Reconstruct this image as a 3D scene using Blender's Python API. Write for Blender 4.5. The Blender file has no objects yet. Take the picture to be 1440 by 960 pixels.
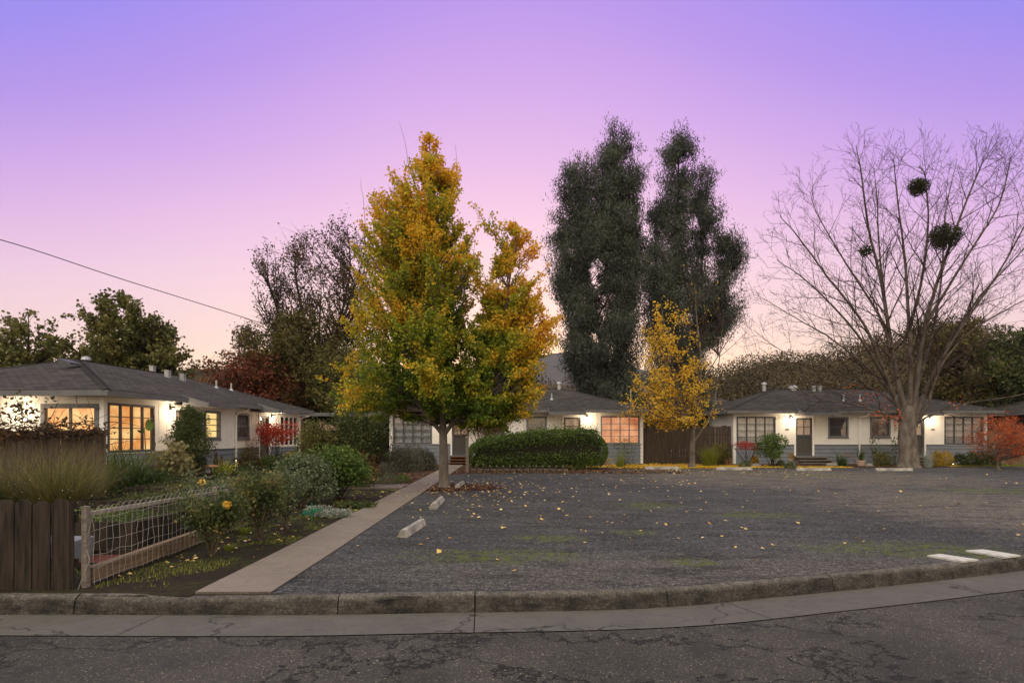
import bpy, bmesh, math, random
import numpy as np
from mathutils import Vector, Matrix
PI = math.pi
C = bpy.context.scene.collection
scene = bpy.context.scene
# ------------------------------------------------------------ camera frame helpers
F, CX, HY, H = 840.0, 720.0, 613.0, 1.6          # focal length in photo pixels, horizon row, eye height
Y0, Y1, SL = 8.0, 31.6, 0.0055                   # the lot rises very gently from the kerb to the houses
def gz(y):
    return SL * (min(max(y, Y0), Y1) - Y0)
def gdist(py):
    p = (py - HY) / F
    d = H / p
    if d > Y0:
        d = (H + Y0 * SL) / (p + SL)
        if d > Y1: d = (H - SL * (Y1 - Y0)) / p
    return d
def G(px, py):
    d = gdist(py)
    return np.array([(px - CX) / F * d, d, gz(d)])
def P(px, py, d):
    return np.array([(px - CX) / F * d, d, H + (HY - py) / F * d])
def S(r, g, b, a=1.0):
    f = lambda c: (c / 255 / 12.92) if c <= 10 else ((c / 255 + .055) / 1.055) ** 2.4
    return (f(r), f(g), f(b), a)
# ------------------------------------------------------------ noise
def vnoise(Pt, scale=1.0, seed=0):
    r = np.random.RandomState(seed)
    T = r.rand(32, 32, 32)
    q = np.asarray(Pt) * scale + 1000.37
    i = np.floor(q).astype(int); f = q - i; f = f * f * (3 - 2 * f); i = i % 32; j = (i + 1) % 32
    x0, y0, z0 = i[:, 0], i[:, 1], i[:, 2]; x1, y1, z1 = j[:, 0], j[:, 1], j[:, 2]
    fx, fy, fz = f[:, 0], f[:, 1], f[:, 2]
    a = T[x0, y0, z0] * (1 - fx) + T[x1, y0, z0] * fx
    b = T[x0, y1, z0] * (1 - fx) + T[x1, y1, z0] * fx
    c = T[x0, y0, z1] * (1 - fx) + T[x1, y0, z1] * fx
    d = T[x0, y1, z1] * (1 - fx) + T[x1, y1, z1] * fx
    return (a * (1 - fy) + b * fy) * (1 - fz) + (c * (1 - fy) + d * fy) * fz
def fnoise(Pt, scale=1.0, seed=0):
    return (vnoise(Pt, scale, seed) * .6 + vnoise(Pt, scale * 2.3, seed + 1) * .27 + vnoise(Pt, scale * 5.1, seed + 2) * .13)
# ------------------------------------------------------------ tagging
def tag(o, label=None, cat=None, group=None, kind=None):
    if label: o['label'] = label
    if cat: o['category'] = cat
    if group: o['group'] = group
    if kind: o['kind'] = kind
    return o
def thing(name, label, cat, loc=(0, 0, 0), rz=0, group=None):
    o = bpy.data.objects.new(name, None); C.objects.link(o)
    o.empty_display_size = .1
    o.location = tuple(loc); o.rotation_euler = (0, 0, rz)
    return tag(o, label, cat, group)
def link(name, me, m, parent=None, loc=None):
    if m is not None:
        for k in (m if isinstance(m, (list, tuple)) else [m]): me.materials.append(k)
    o = bpy.data.objects.new(name, me); C.objects.link(o)
    if parent is not None: o.parent = parent
    if loc is not None: o.location = tuple(loc)
    return o
def np_mesh(name, V, Fc, n, smooth=False, tint=None, colattr=None):
    """V (N,3), Fc (M,n) index array"""
    me = bpy.data.meshes.new(name)
    V = np.asarray(V, dtype=np.float32); Fc = np.asarray(Fc, dtype=np.int32)
    me.vertices.add(len(V)); me.vertices.foreach_set('co', V.ravel())
    me.loops.add(len(Fc) * n); me.loops.foreach_set('vertex_index', Fc.ravel())
    me.polygons.add(len(Fc))
    me.polygons.foreach_set('loop_start', np.arange(len(Fc), dtype=np.int32) * n)
    me.polygons.foreach_set('loop_total', np.full(len(Fc), n, dtype=np.int32))
    if smooth: me.polygons.foreach_set('use_smooth', np.ones(len(Fc), dtype=bool))
    me.update(calc_edges=True)
    if tint is not None:
        a = me.attributes.new('tint', 'FLOAT', 'FACE'); a.data.foreach_set('value', np.asarray(tint, dtype=np.float32))
    return me
# ------------------------------------------------------------ mesh builder
class MB:
    def __init__(s, fn=None): s.v = []; s.f = []; s.uv = []; s.fn = fn
    def pt(s, p):
        s.v.append(tuple(s.fn(*p)) if s.fn else tuple(p)); return len(s.v) - 1
    def poly(s, pts, uv=None):
        s.f.append([s.pt(p) for p in pts]); s.uv.append(uv)
    def box(s, x0, x1, y0, y1, z0, z1):
        k = [s.pt(p) for p in ((x0, y0, z0), (x1, y0, z0), (x1, y1, z0), (x0, y1, z0), (x0, y0, z1), (x1, y0, z1), (x1, y1, z1), (x0, y1, z1))]
        for q in ((0, 3, 2, 1), (4, 5, 6, 7), (0, 1, 5, 4), (1, 2, 6, 5), (2, 3, 7, 6), (3, 0, 4, 7)):
            s.f.append([k[i] for i in q]); s.uv.append(None)
    def prism(s, prof, a0, a1, axis='x'):
        """prof: list of (b, c) closed outline, extruded along the axis"""
        def mk(a, b, c): return (a, b, c) if axis == 'x' else ((b, a, c) if axis == 'y' else (b, c, a))
        A = [s.pt(mk(a0, b, c)) for b, c in prof]; B = [s.pt(mk(a1, b, c)) for b, c in prof]
        n = len(prof)
        for i in range(n):
            j = (i + 1) % n; s.f.append([A[i], A[j], B[j], B[i]]); s.uv.append(None)
        s.f.append(A[::-1]); s.uv.append(None); s.f.append(B); s.uv.append(None)
    def tube(s, pts, r, n=6, cap=True):
        pts = [Vector(s.fn(*p)) if s.fn else Vector(p) for p in pts]
        rr = r if isinstance(r, (list, tuple, np.ndarray)) else [r] * len(pts)
        rings = []
        for i, p in enumerate(pts):
            d = (pts[min(i + 1, len(pts) - 1)] - pts[max(i - 1, 0)])
            if d.length < 1e-9: d = Vector((0, 0, 1))
            d.normalize(); u = d.cross(Vector((0.31, 0.17, 0.93)) if abs(d.z) < .9 else Vector((1, 0, 0))).normalized(); w = d.cross(u)
            ring = []
            for k in range(n):
                a = 2 * PI * k / n; q = p + (u * math.cos(a) + w * math.sin(a)) * rr[i]
                s.v.append(tuple(q)); ring.append(len(s.v) - 1)
            rings.append(ring)
        for i in range(len(rings) - 1):
            for k in range(n):
                s.f.append([rings[i][k], rings[i][(k + 1) % n], rings[i + 1][(k + 1) % n], rings[i + 1][k]]); s.uv.append(None)
        if cap:
            s.f.append(rings[0][::-1]); s.uv.append(None); s.f.append(rings[-1]); s.uv.append(None)
    def lathe(s, prof, c=(0, 0, 0), n=20):
        """prof: (r, z) pairs"""
        rings = []
        for r, z in prof:
            rings.append([s.pt((c[0] + r * math.cos(2 * PI * k / n), c[1] + r * math.sin(2 * PI * k / n), c[2] + z)) for k in range(n)])
        for i in range(len(rings) - 1):
            for k in range(n):
                s.f.append([rings[i][k], rings[i][(k + 1) % n], rings[i + 1][(k + 1) % n], rings[i + 1][k]]); s.uv.append(None)
    def build(s, name, m, parent=None, loc=None, smooth=False, bevel=0):
        me = bpy.data.meshes.new(name); me.from_pydata(s.v, [], s.f)
        if any(u is not None for u in s.uv):
            L = me.uv_layers.new(name='UVMap')
            k = 0
            for f, u in zip(s.f, s.uv):
                for i in range(len(f)):
                    L.data[k].uv = u[i] if u else (0, 0); k += 1
        if smooth: me.polygons.foreach_set('use_smooth', [True] * len(me.polygons))
        me.validate(); me.update()
        if bevel:
            bm = bmesh.new(); bm.from_mesh(me)
            bmesh.ops.bevel(bm, geom=bm.edges[:], offset=bevel, segments=1, affect='EDGES', clamp_overlap=True)
            bm.to_mesh(me); bm.free()
        return link(name, me, m, parent, loc)
# ------------------------------------------------------------ many tubes at once (branches)
def tubes_np(paths, sides=5):
    """paths: list of (pts Nx3, radii N); returns V, quads"""
    Vs, Fs, off = [], [], 0
    ang = np.arange(sides) * 2 * PI / sides; ca, sa = np.cos(ang), np.sin(ang)
    for pts, rad in paths:
        n = len(pts)
        d = np.empty_like(pts); d[1:-1] = pts[2:] - pts[:-2]; d[0] = pts[1] - pts[0]; d[-1] = pts[-1] - pts[-2]
        d /= np.linalg.norm(d, axis=1, keepdims=True) + 1e-9
        m = np.abs(d.mean(0)); ref = np.zeros(3); ref[int(np.argmin(m))] = 1
        u = np.cross(d, ref); u /= np.linalg.norm(u, axis=1, keepdims=True) + 1e-9
        w = np.cross(d, u)
        R = pts[:, None, :] + rad[:, None, None] * (u[:, None, :] * ca[None, :, None] + w[:, None, :] * sa[None, :, None])
        Vs.append(R.reshape(-1, 3))
        i = np.arange(n - 1)[:, None] * sides; k = np.arange(sides)[None, :]; k2 = (k + 1) % sides
        q = np.stack([i + k, i + k2, i + sides + k2, i + sides + k], axis=-1).reshape(-1, 4) + off
        Fs.append(q); off += n * sides
    return np.concatenate(Vs), np.concatenate(Fs)
def tubes_obj(name, paths, m, parent, origin, sides=5):
    V, Q = tubes_np(paths, sides)
    return link(name, np_mesh(name, V - np.asarray(origin), Q, 4, smooth=True), m, parent)
# ------------------------------------------------------------ leaves
def leaf_arrays(Cn, size, rng, aspect=.62, droop=0.0, up=0.0, var=.35, fold=.25, dirs=None, flat=0.0):
    N = len(Cn)
    d = rng.normal(size=(N, 3)); d /= np.linalg.norm(d, axis=1, keepdims=True) + 1e-9
    d[:, 2] += up - droop
    if dirs is not None: d = d * .7 + dirs
    d /= np.linalg.norm(d, axis=1, keepdims=True) + 1e-9
    r = rng.normal(size=(N, 3)); r[:, 2] += flat * 3
    s = np.cross(d, r); s /= np.linalg.norm(s, axis=1, keepdims=True) + 1e-9
    nrm = np.cross(s, d)
    L = size * (1 + var * (rng.rand(N) * 2 - 1))[:, None]
    W = L * aspect * .5
    V = np.empty((N, 4, 3))
    V[:, 0] = Cn - d * L * .5; V[:, 2] = Cn + d * L * .5
    V[:, 1] = Cn + s * W + nrm * W * fold; V[:, 3] = Cn - s * W + nrm * W * fold
    return V.reshape(-1, 3), np.arange(N * 4).reshape(N, 4)
def leaves_obj(name, Cn, size, rng, m, parent, origin, tint=None, **kw):
    V, Q = leaf_arrays(Cn, size, rng, **kw)
    if tint is None: tint = fnoise(Cn, 1.2, 3)
    return link(name, np_mesh(name, V - np.asarray(origin), Q, 4, tint=tint), m, parent)
def blades_arrays(B, length, width, rng, lean=.5, curve=.6, var=.4):
    if curve < .4: var = .62
    """arching grass blades from base points B"""
    N = len(B); a = rng.rand(N) * 2 * PI
    h = np.stack([np.cos(a), np.sin(a), np.zeros(N)], 1)
    s = np.stack([-np.sin(a), np.cos(a), np.zeros(N)], 1)
    L = (length * (1 + var * (rng.rand(N) * 2 - 1)))[:, None]; le = (lean * (.3 + .9 * rng.rand(N)))[:, None]
    T = [0, .35, .7, 1.0]; V = np.empty((N, 8, 3))
    for k, t in enumerate(T):
        c = B + h * L * le * t * (.35 + curve * t) + np.array([0, 0, 1.0]) * L * (t - curve * le * t * t * .8)
        w = width * (1 - t * .85) * .5
        V[:, 2 * k] = c - s * w; V[:, 2 * k + 1] = c + s * w
    base = np.arange(N)[:, None, None] * 8
    q = np.array([[0, 1, 3, 2], [2, 3, 5, 4], [4, 5, 7, 6]])[None]
    return V.reshape(-1, 3), (base + q).reshape(-1, 4)
# ------------------------------------------------------------ materials
def new_mat(name):
    m = bpy.data.materials.new(name); m.use_nodes = True
    nt = m.node_tree; nt.nodes.clear()
    out = nt.nodes.new('ShaderNodeOutputMaterial')
    return m, nt, out
class N:
    """small node helper"""
    def __init__(s, nt): s.nt = nt
    def n(s, typ, **kw):
        nd = s.nt.nodes.new('ShaderNode' + typ)
        for k, v in kw.items():
            if k == 'ins':
                for i, val in v.items():
                    sock = nd.inputs[i]
                    if hasattr(val, 'is_linked') or isinstance(val, bpy.types.NodeSocket): s.nt.links.new(val, sock)
                    else: sock.default_value = val
            else: setattr(nd, k, v)
        return nd
    def math(s, op, a, b=0.0, clamp=False):
        return s.n('Math', operation=op, use_clamp=clamp, ins={0: a, 1: b}).outputs[0]
    def noise(s, vec, scale, detail=4, rough=.55, dist=0.0):
        return s.n('TexNoise', ins={'Vector': vec, 'Scale': scale, 'Detail': detail, 'Roughness': rough, 'Distortion': dist}).outputs['Fac']
    def ramp(s, fac, stops, interp='LINEAR'):
        r = s.n('ValToRGB', ins={0: fac}); cr = r.color_ramp; cr.interpolation = interp
        while len(cr.elements) < len(stops): cr.elements.new(.5)
        for e, (p, c) in zip(cr.elements, stops):
            e.position = p; e.color = c if len(c) == 4 else (*c, 1)
        return r.outputs[0]
    def mix(s, fac, a, b, mode='MIX'):
        m = s.n('Mix', data_type='RGBA', blend_type=mode)
        for i, v in ((0, fac), (6, a), (7, b)):
            if isinstance(v, bpy.types.NodeSocket): s.nt.links.new(v, m.inputs[i])
            else: m.inputs[i].default_value = v if i == 0 or len(v) == 4 else (*v, 1)
        return m.outputs[2]
    def bump(s, h, strength=.3, dist=.02):
        return s.n('Bump', ins={'Height': h, 'Strength': strength, 'Distance': dist}).outputs[0]
    def obj(s): return s.n('TexCoord').outputs['Object']
    def geo(s): return s.n('NewGeometry').outputs['Position']
    def sep(s, v): return s.n('SeparateXYZ', ins={0: v}).outputs
    def mapping(s, v, scale=(1, 1, 1), rot=(0, 0, 0), loc=(0, 0, 0)):
        return s.n('Mapping', ins={0: v, 'Scale': scale, 'Rotation': rot, 'Location': loc}).outputs[0]
    def pbsdf(s, out, col, rough=.7, normal=None, metal=0.0, spec=.4):
        p = s.n('BsdfPrincipled', ins={'Base Color': col if isinstance(col, bpy.types.NodeSocket) or len(col) == 4 else (*col, 1), 'Roughness': rough, 'Metallic': metal, 'Specular IOR Level': spec})
        if normal is not None: s.nt.links.new(normal, p.inputs['Normal'])
        s.nt.links.new(p.outputs[0], out.inputs[0]); return p
def mat(name, c1, c2=None, scale=4.0, rough=.7, bump=0.0, bscale=None, stretch=(1, 1, 1), metal=0, spec=.3, lo=.35, hi=.65, grain=.0):
    m, nt, out = new_mat(name); n = N(nt); v = n.mapping(n.obj(), stretch)
    f = n.noise(v, scale, 5, .6)
    col = n.ramp(f, [(lo, c1), (hi, c2 or c1)])
    if grain:
        g = n.noise(v, scale * 14, 2, .6); col = n.mix(grain, col, n.ramp(g, [(.3, (0, 0, 0)), (.7, (1, 1, 1))]), 'OVERLAY')
    nb = n.bump(n.noise(v, bscale or scale * 6, 4, .6), bump, .02) if bump else None
    n.pbsdf(out, col, rough, nb, metal, spec); return m
def leafmat(name, stops, trans=.3, rough=.55, rnd=.35, spec=.2):
    m, nt, out = new_mat(name); n = N(nt)
    t = n.n('Attribute', attribute_name='tint').outputs['Fac']
    ri = n.n('NewGeometry').outputs['Random Per Island']
    f = n.math('ADD', t, n.math('MULTIPLY', n.math('SUBTRACT', ri, .5), rnd), True)
    col = n.ramp(f, stops)
    b = n.n('BsdfPrincipled', ins={'Base Color': col, 'Roughness': rough, 'Specular IOR Level': spec})
    tr = n.n('BsdfTranslucent', ins={0: col})
    mx = n.n('MixShader', ins={0: trans}); nt.links.new(b.outputs[0], mx.inputs[1]); nt.links.new(tr.outputs[0], mx.inputs[2])
    nt.links.new(mx.outputs[0], out.inputs[0]); return m
def emit(name, col, st, var=None, scale=6.0, stretch=(1, 1, 1)):
    m, nt, out = new_mat(name); n = N(nt)
    c = col if len(col) == 4 else (*col, 1)
    if var:
        c = n.ramp(n.noise(n.mapping(n.obj(), stretch), scale, 3), [(.35, col), (.65, var)])
    e = n.n('Emission', ins={0: c, 1: st}); nt.links.new(e.outputs[0], out.inputs[0]); return m
def glassmat(name, tint=(.9, .92, .95), refl=.14):
    m, nt, out = new_mat(name); n = N(nt)
    t = n.n('BsdfTransparent', ins={0: (*tint, 1)}); g = n.n('BsdfGlossy', ins={0: (1, 1, 1, 1), 1: .03})
    mx = n.n('MixShader', ins={0: refl}); nt.links.new(t.outputs[0], mx.inputs[1]); nt.links.new(g.outputs[0], mx.inputs[2])
    nt.links.new(mx.outputs[0], out.inputs[0]); return m
M = {}
# paint, wood, metal
M['white'] = mat('white_wall_paint', (.74, .72, .68), (.80, .78, .75), 2, .6, .08, 30)
M['trimwhite'] = mat('white_trim_paint', (.78, .76, .73), (.82, .80, .78), 3, .5)
M['siding'] = mat('blue_grey_siding_paint', (.145, .165, .20), (.18, .20, .235), 3, .6, .1, 40, (1, 1, 4))
M['greytrim'] = mat('grey_trim_paint', (.13, .135, .15), (.17, .175, .19), 4, .55)
M['fascia'] = mat('grey_fascia_paint', (.115, .115, .122), (.15, .15, .158), 2, .5, .05, 20)
M['darkframe'] = mat('dark_window_frame', (.06, .062, .068), (.085, .087, .095), 5, .5)
M['door'] = mat('dark_door_paint', (.05, .045, .042), (.075, .07, .065), 6, .6, .1, 20, (6, 1, 1))
M['screen'] = mat('door_screen', (.05, .048, .045), (.07, .066, .06), 20, .8)
M['dark'] = mat('dark_interior', (.012, .012, .013), (.02, .018, .017), 3, .9)
M['metal'] = mat('galvanised_metal', (.35, .36, .38), (.45, .46, .48), 6, .45, .05, 20, metal=.6)
M['blackmetal'] = mat('black_metal', (.02, .02, .02), (.03, .03, .03), 8, .5, metal=.5)
M['wire'] = mat('pale_wire', (.20, .185, .165), (.34, .32, .29), 9, .6)
M['brownwood'] = mat('weathered_brown_wood', (.045, .032, .026), (.10, .072, .055), 3, .85, .5, 12, (6, 6, .6), grain=.25)
M['greywood'] = mat('weathered_grey_wood', (.13, .11, .095), (.24, .21, .185), 4, .85, .5, 14, (1, 6, 6), grain=.25)
M['palewood'] = mat('pale_weathered_rail_wood', (.20, .175, .15), (.36, .33, .29), 6, .85, .4, 14, (6, 1, 6), grain=.2)
M['tanwood'] = mat('tan_board_wood', (.13, .085, .055), (.21, .15, .10), 4, .85, .4, 14, (6, 1, 6), grain=.2)
M['redwood'] = mat('stained_step_wood', (.12, .05, .025), (.19, .085, .04), 4, .7, .3, 14, (1, 6, 6))
M['copper'] = mat('copper_table_top', (.42, .19, .07), (.60, .32, .13), 5, .4, .1, 20, metal=.2)
M['terracotta'] = mat('terracotta', (.26, .12, .075), (.34, .17, .11), 6, .8, .1, 30)
M['clay'] = mat('pale_clay_pot', (.38, .27, .22), (.46, .34, .28), 6, .8, .1, 30)
M['stone'] = mat('garden_stone', (.16, .145, .13), (.26, .235, .21), 6, .85, .5, 20)
M['statue'] = mat('dark_bronze_statue', (.02, .014, .01), (.04, .027, .018), 8, .5, .2, 30)
M['plasticgreen'] = mat('green_hose_plastic', (.02, .17, .09), (.03, .22, .12), 8, .4)
M['bin'] = mat('blue_grey_tub', (.14, .16, .19), (.18, .20, .23), 8, .6)
M['redmulch'] = mat('red_fabric', (.08, .018, .016), (.13, .03, .028), 8, .8)
M['stop'] = mat('wheel_stop_concrete', (.16, .15, .14), (.40, .375, .35), 5, .85, .6, 40, grain=.25)
M['paintwhite'] = mat('worn_white_board_paint', (.30, .29, .28), (.50, .49, .47), 9, .7, .2, 40, lo=.3, hi=.5)
M['cable'] = mat('black_cable', (.015, .015, .018), None, 3, .6)
M['umbrella'] = mat('brown_canvas', (.20, .12, .10), (.26, .16, .13), 4, .8)
M['barkgrey'] = mat('grey_bark', (.085, .07, .06), (.17, .145, .125), 7, .9, .8, 22, (1, 1, .35), grain=.3)
M['barkpale'] = mat('pale_smooth_bark', (.075, .060, .05), (.19, .16, .135), 5, .85, .6, 24, (1, 1, .4), grain=.2)
M['barklimb'] = mat('brown_grey_limb_bark', (.055, .042, .036), (.14, .115, .098), 5, .9, .5, 20, (1, 1, .5))
M['barkdark'] = mat('dark_bark', (.025, .019, .016), (.05, .038, .03), 6, .9, .7, 20)
M['twigbrown'] = mat('brown_twigs', (.032, .020, .017), (.06, .038, .032), 6, .9)
M['twigpale'] = mat('pale_rose_stems', (.07, .052, .04), (.15, .115, .085), 6, .85)
M['twigred'] = mat('red_twigs', (.20, .03, .03), (.30, .06, .05), 6, .8)
# leaves
L = {}
L['ginkgo'] = leafmat('ginkgo_leaves', [(0, (.085, .15, .02)), (.22, (.17, .24, .025)), (.42, (.42, .40, .04)), (.60, (.74, .48, .035)), (.82, (.78, .37, .025)), (1, (.66, .28, .025))], .42, rnd=.3)
L['gold'] = leafmat('golden_ginkgo_leaves', [(0, (.62, .36, .025)), (.5, (.80, .52, .045)), (1, (.85, .62, .13))], .45)
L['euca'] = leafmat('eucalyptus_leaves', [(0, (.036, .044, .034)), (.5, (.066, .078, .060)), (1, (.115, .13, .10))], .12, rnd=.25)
L['oak'] = leafmat('oak_leaves', [(0, (.045, .045, .015)), (.5, (.095, .085, .026)), (1, (.20, .15, .04))], .25)
L['sparse'] = leafmat('autumn_brown_leaves', [(0, (.05, .042, .022)), (.5, (.095, .07, .035)), (1, (.17, .11, .05))], .25)
L['olive'] = leafmat('olive_green_leaves', [(0, (.06, .07, .022)), (.5, (.14, .14, .042)), (1, (.27, .23, .075))], .35, rnd=.6)
L['redtree'] = leafmat('dark_red_leaves', [(0, (.06, .025, .015)), (.5, (.16, .045, .024)), (1, (.24, .085, .04))], .28)
L['maplered'] = leafmat('red_maple_leaves', [(0, (.22, .02, .018)), (.5, (.42, .05, .03)), (1, (.55, .12, .05))], .35)
L['mapleorange'] = leafmat('orange_red_maple_leaves', [(0, (.34, .05, .02)), (.5, (.58, .11, .03)), (1, (.66, .24, .06))], .35)
L['mapledark'] = leafmat('dark_maple_leaves', [(0, (.03, .025, .012)), (.5, (.10, .055, .02)), (1, (.24, .12, .03))], .25)
L['hedge'] = leafmat('hedge_leaves', [(0, (.04, .07, .015)), (.5, (.085, .14, .03)), (1, (.19, .25, .06))], .25, rnd=.6)
L['green'] = leafmat('bright_green_leaves', [(0, (.035, .07, .018)), (.5, (.09, .15, .035)), (1, (.22, .27, .06))], .3, rnd=.6)
L['greygreen'] = leafmat('grey_green_leaves', [(0, (.04, .06, .03)), (.5, (.11, .14, .075)), (1, (.25, .27, .16))], .25, rnd=.6)
L['darkgreen'] = leafmat('dark_green_leaves', [(0, (.022, .036, .012)), (.5, (.060, .080, .026)), (1, (.15, .16, .05))], .2, rnd=.6)
L['rose'] = leafmat('rose_leaves', [(0, (.03, .05, .018)), (.5, (.075, .10, .032)), (.8, (.15, .16, .055)), (1, (.36, .24, .08))], .28, rnd=.6)
L['lavender'] = leafmat('lavender_leaves', [(0, (.045, .045, .03)), (.5, (.105, .10, .075)), (1, (.20, .19, .15))], .2, rnd=.6)
L['silver'] = leafmat('silver_leaves', [(0, (.17, .20, .17)), (.5, (.30, .33, .29)), (1, (.42, .45, .40))], .2)
L['broom'] = leafmat('yellow_green_broom', [(0, (.025, .03, .010)), (.5, (.11, .115, .030)), (1, (.30, .24, .085))], .25, rnd=.7)
L['yellowshrub'] = leafmat('yellow_shrub_leaves', [(0, (.16, .13, .02)), (.5, (.42, .28, .03)), (1, (.62, .42, .05))], .3)
L['limegrass'] = leafmat('lime_grass', [(0, (.10, .13, .02)), (.5, (.22, .26, .035)), (1, (.36, .36, .06))], .3)
L['pale'] = leafmat('pale_hydrangea_leaves', [(0, (.10, .09, .04)), (.5, (.24, .21, .10)), (1, (.36, .30, .15))], .3)
L['brownfern'] = leafmat('brown_fern', [(0, (.05, .04, .02)), (.5, (.11, .09, .035)), (1, (.17, .13, .05))], .2)
L['fern'] = leafmat('fern_fronds', [(0, (.025, .05, .015)), (.5, (.055, .10, .025)), (1, (.12, .17, .04))], .25)
L['mistletoe'] = leafmat('mistletoe_leaves', [(0, (.02, .028, .010)), (.5, (.04, .05, .018)), (1, (.08, .085, .03))], .2)
L['fallen'] = leafmat('fallen_yellow_leaves', [(0, (.30, .17, .06)), (.35, (.60, .42, .16)), (.7, (.72, .50, .16)), (1, (.78, .62, .34))], .15, rnd=.9)
L['litter'] = leafmat('brown_leaf_litter', [(0, (.05, .028, .015)), (.5, (.12, .06, .03)), (1, (.26, .14, .07))], .1, rnd=.9)
L['wood'] = leafmat('ridge_foliage', [(0, (.038, .034, .018)), (.5, (.085, .068, .036)), (1, (.16, .12, .06))], .2, rnd=.25)
L['petal'] = leafmat('yellow_petals', [(0, (.80, .50, .06)), (1, (.85, .65, .18))], .3)
L['petalwhite'] = leafmat('white_petals', [(0, (.7, .65, .5)), (1, (.8, .78, .7))], .3)
SKY, NISH, SUN, EXPO = 1.0, True, 1.0, 0.0
# ============================================================ ground materials
def spot(n, x, y, cx, cy, rx, ry, nz=None, amp=.5):
    """mask 0..1 round a spot on the ground (a patch that belongs to the surface)"""
    a = n.math('DIVIDE', n.math('SUBTRACT', x, cx), rx); b = n.math('DIVIDE', n.math('SUBTRACT', y, cy), ry)
    r = n.math('ADD', n.math('MULTIPLY', a, a), n.math('MULTIPLY', b, b))
    if nz is not None: r = n.math('ADD', r, n.math('MULTIPLY', n.math('SUBTRACT', nz, .5), amp * 4))
    return n.math('SUBTRACT', 1.3, r, True)
def gravel_mat():
    m, nt, out = new_mat('gravel_lot'); n = N(nt); g = n.geo(); x, y, _ = n.sep(g)
    v1 = n.n('TexVoronoi', ins={'Vector': g, 'Scale': 85.0})
    v2 = n.n('TexVoronoi', ins={'Vector': g, 'Scale': 36.0})
    big = n.noise(g, .35, 5, .6); mid = n.noise(g, 2.2, 5, .65)
    base = n.mix(n.ramp(big, [(.38, (0, 0, 0)), (.62, (1, 1, 1))]), (.052, .053, .061), (.090, .089, .095))
    base = n.mix(n.ramp(mid, [(.42, (0, 0, 0)), (.75, (.6, .6, .6))]), base, (.052, .050, .052))
    # worn, paler and browner drive on the right and towards the houses
    tan = n.math('MAXIMUM', spot(n, x, y, 10.6, 13.0, 3.4, 5.0, mid, .9), spot(n, x, y, 10.5, 22.0, 7.0, 5.0, mid, .9))
    tan = n.math('MAXIMUM', tan, n.math('MULTIPLY', spot(n, x, y, 2.6, 7.0, 5.0, 1.2, mid, .5), .5))
    base = n.mix(n.math('MULTIPLY', tan, .9), base, n.mix(mid, (.15, .130, .105), (.22, .192, .16)))
    st = n.noise(n.mapping(g, (.55, 1.9, 1), (0, 0, .12)), 1.3, 6, .72)
    base = n.mix(n.ramp(st, [(.36, (.9, .9, .9)), (.50, (0, 0, 0))]), base, (.026, .026, .030))
    base = n.mix(n.ramp(st, [(.54, (0, 0, 0)), (.70, (.75, .75, .75))]), base, (.125, .122, .128))
    gr = n.ramp(v1.outputs['Color'], [(0, (.15, .15, .15)), (.5, (.75, .75, .75)), (.85, (1.5, 1.5, 1.5)), (1, (3.6, 3.5, 3.4))])
    col = n.mix(.85, base, gr, 'MULTIPLY')
    v3 = n.n('TexVoronoi', ins={'Vector': g, 'Scale': 55.0}); pale = n.ramp(n.sep(v3.outputs['Color'])[0], [(.86, (0, 0, 0)), (.93, (1, 1, 1))])
    col = n.mix(n.math('MULTIPLY', pale, .75), col, (.21, .205, .20)); dk = n.ramp(n.sep(v3.outputs['Color'])[1], [(.12, (1, 1, 1)), (.22, (0, 0, 0))]); col = n.mix(n.math('MULTIPLY', dk, .7), col, (.022, .022, .026))
    gr2 = n.ramp(v2.outputs['Color'], [(0, (.7, .7, .7)), (1, (1.35, 1.35, 1.35))]); col = n.mix(.7, col, gr2, 'MULTIPLY')
    cl = n.noise(g, 13, 5, .8); col = n.mix(.95, col, n.ramp(cl, [(.34, (.42, .42, .42)), (.5, (.95, .95, .95)), (.66, (1.75, 1.75, 1.75))]), 'MULTIPLY')
    moss = spot(n, x, y, *G(910, 711)[:2], .75, .7, mid, .6)
    for (px, py, rx, ry) in ((1270, 771, 1.5, .55), (1205, 771, .8, .4), (1065, 724, .9, .5), (970, 790, .35, .25), (700, 781, 1.2, .5), (890, 748, .4, .3), (1345, 780, 1.2, .3), (770, 757, .7, .3), (1150, 668, 1.2, .8), (1400, 690, 1.5, 1.0)):
        moss = n.math('MAXIMUM', moss, spot(n, x, y, *G(px, py)[:2], rx, ry, mid, .9))
    fine = n.noise(g, 7, 6, .8); moss = n.math('MULTIPLY', moss, n.ramp(fine, [(.47, (0, 0, 0)), (.56, (1, 1, 1))]))
    col = n.mix(n.math('MULTIPLY', moss, .8), col, (.11, .14, .012))
    nb = n.bump(n.math('ADD', v1.outputs['Distance'], n.math('MULTIPLY', mid, .8)), .9, .02)
    n.pbsdf(out, col, .85, nb, 0, .3); return m
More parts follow.
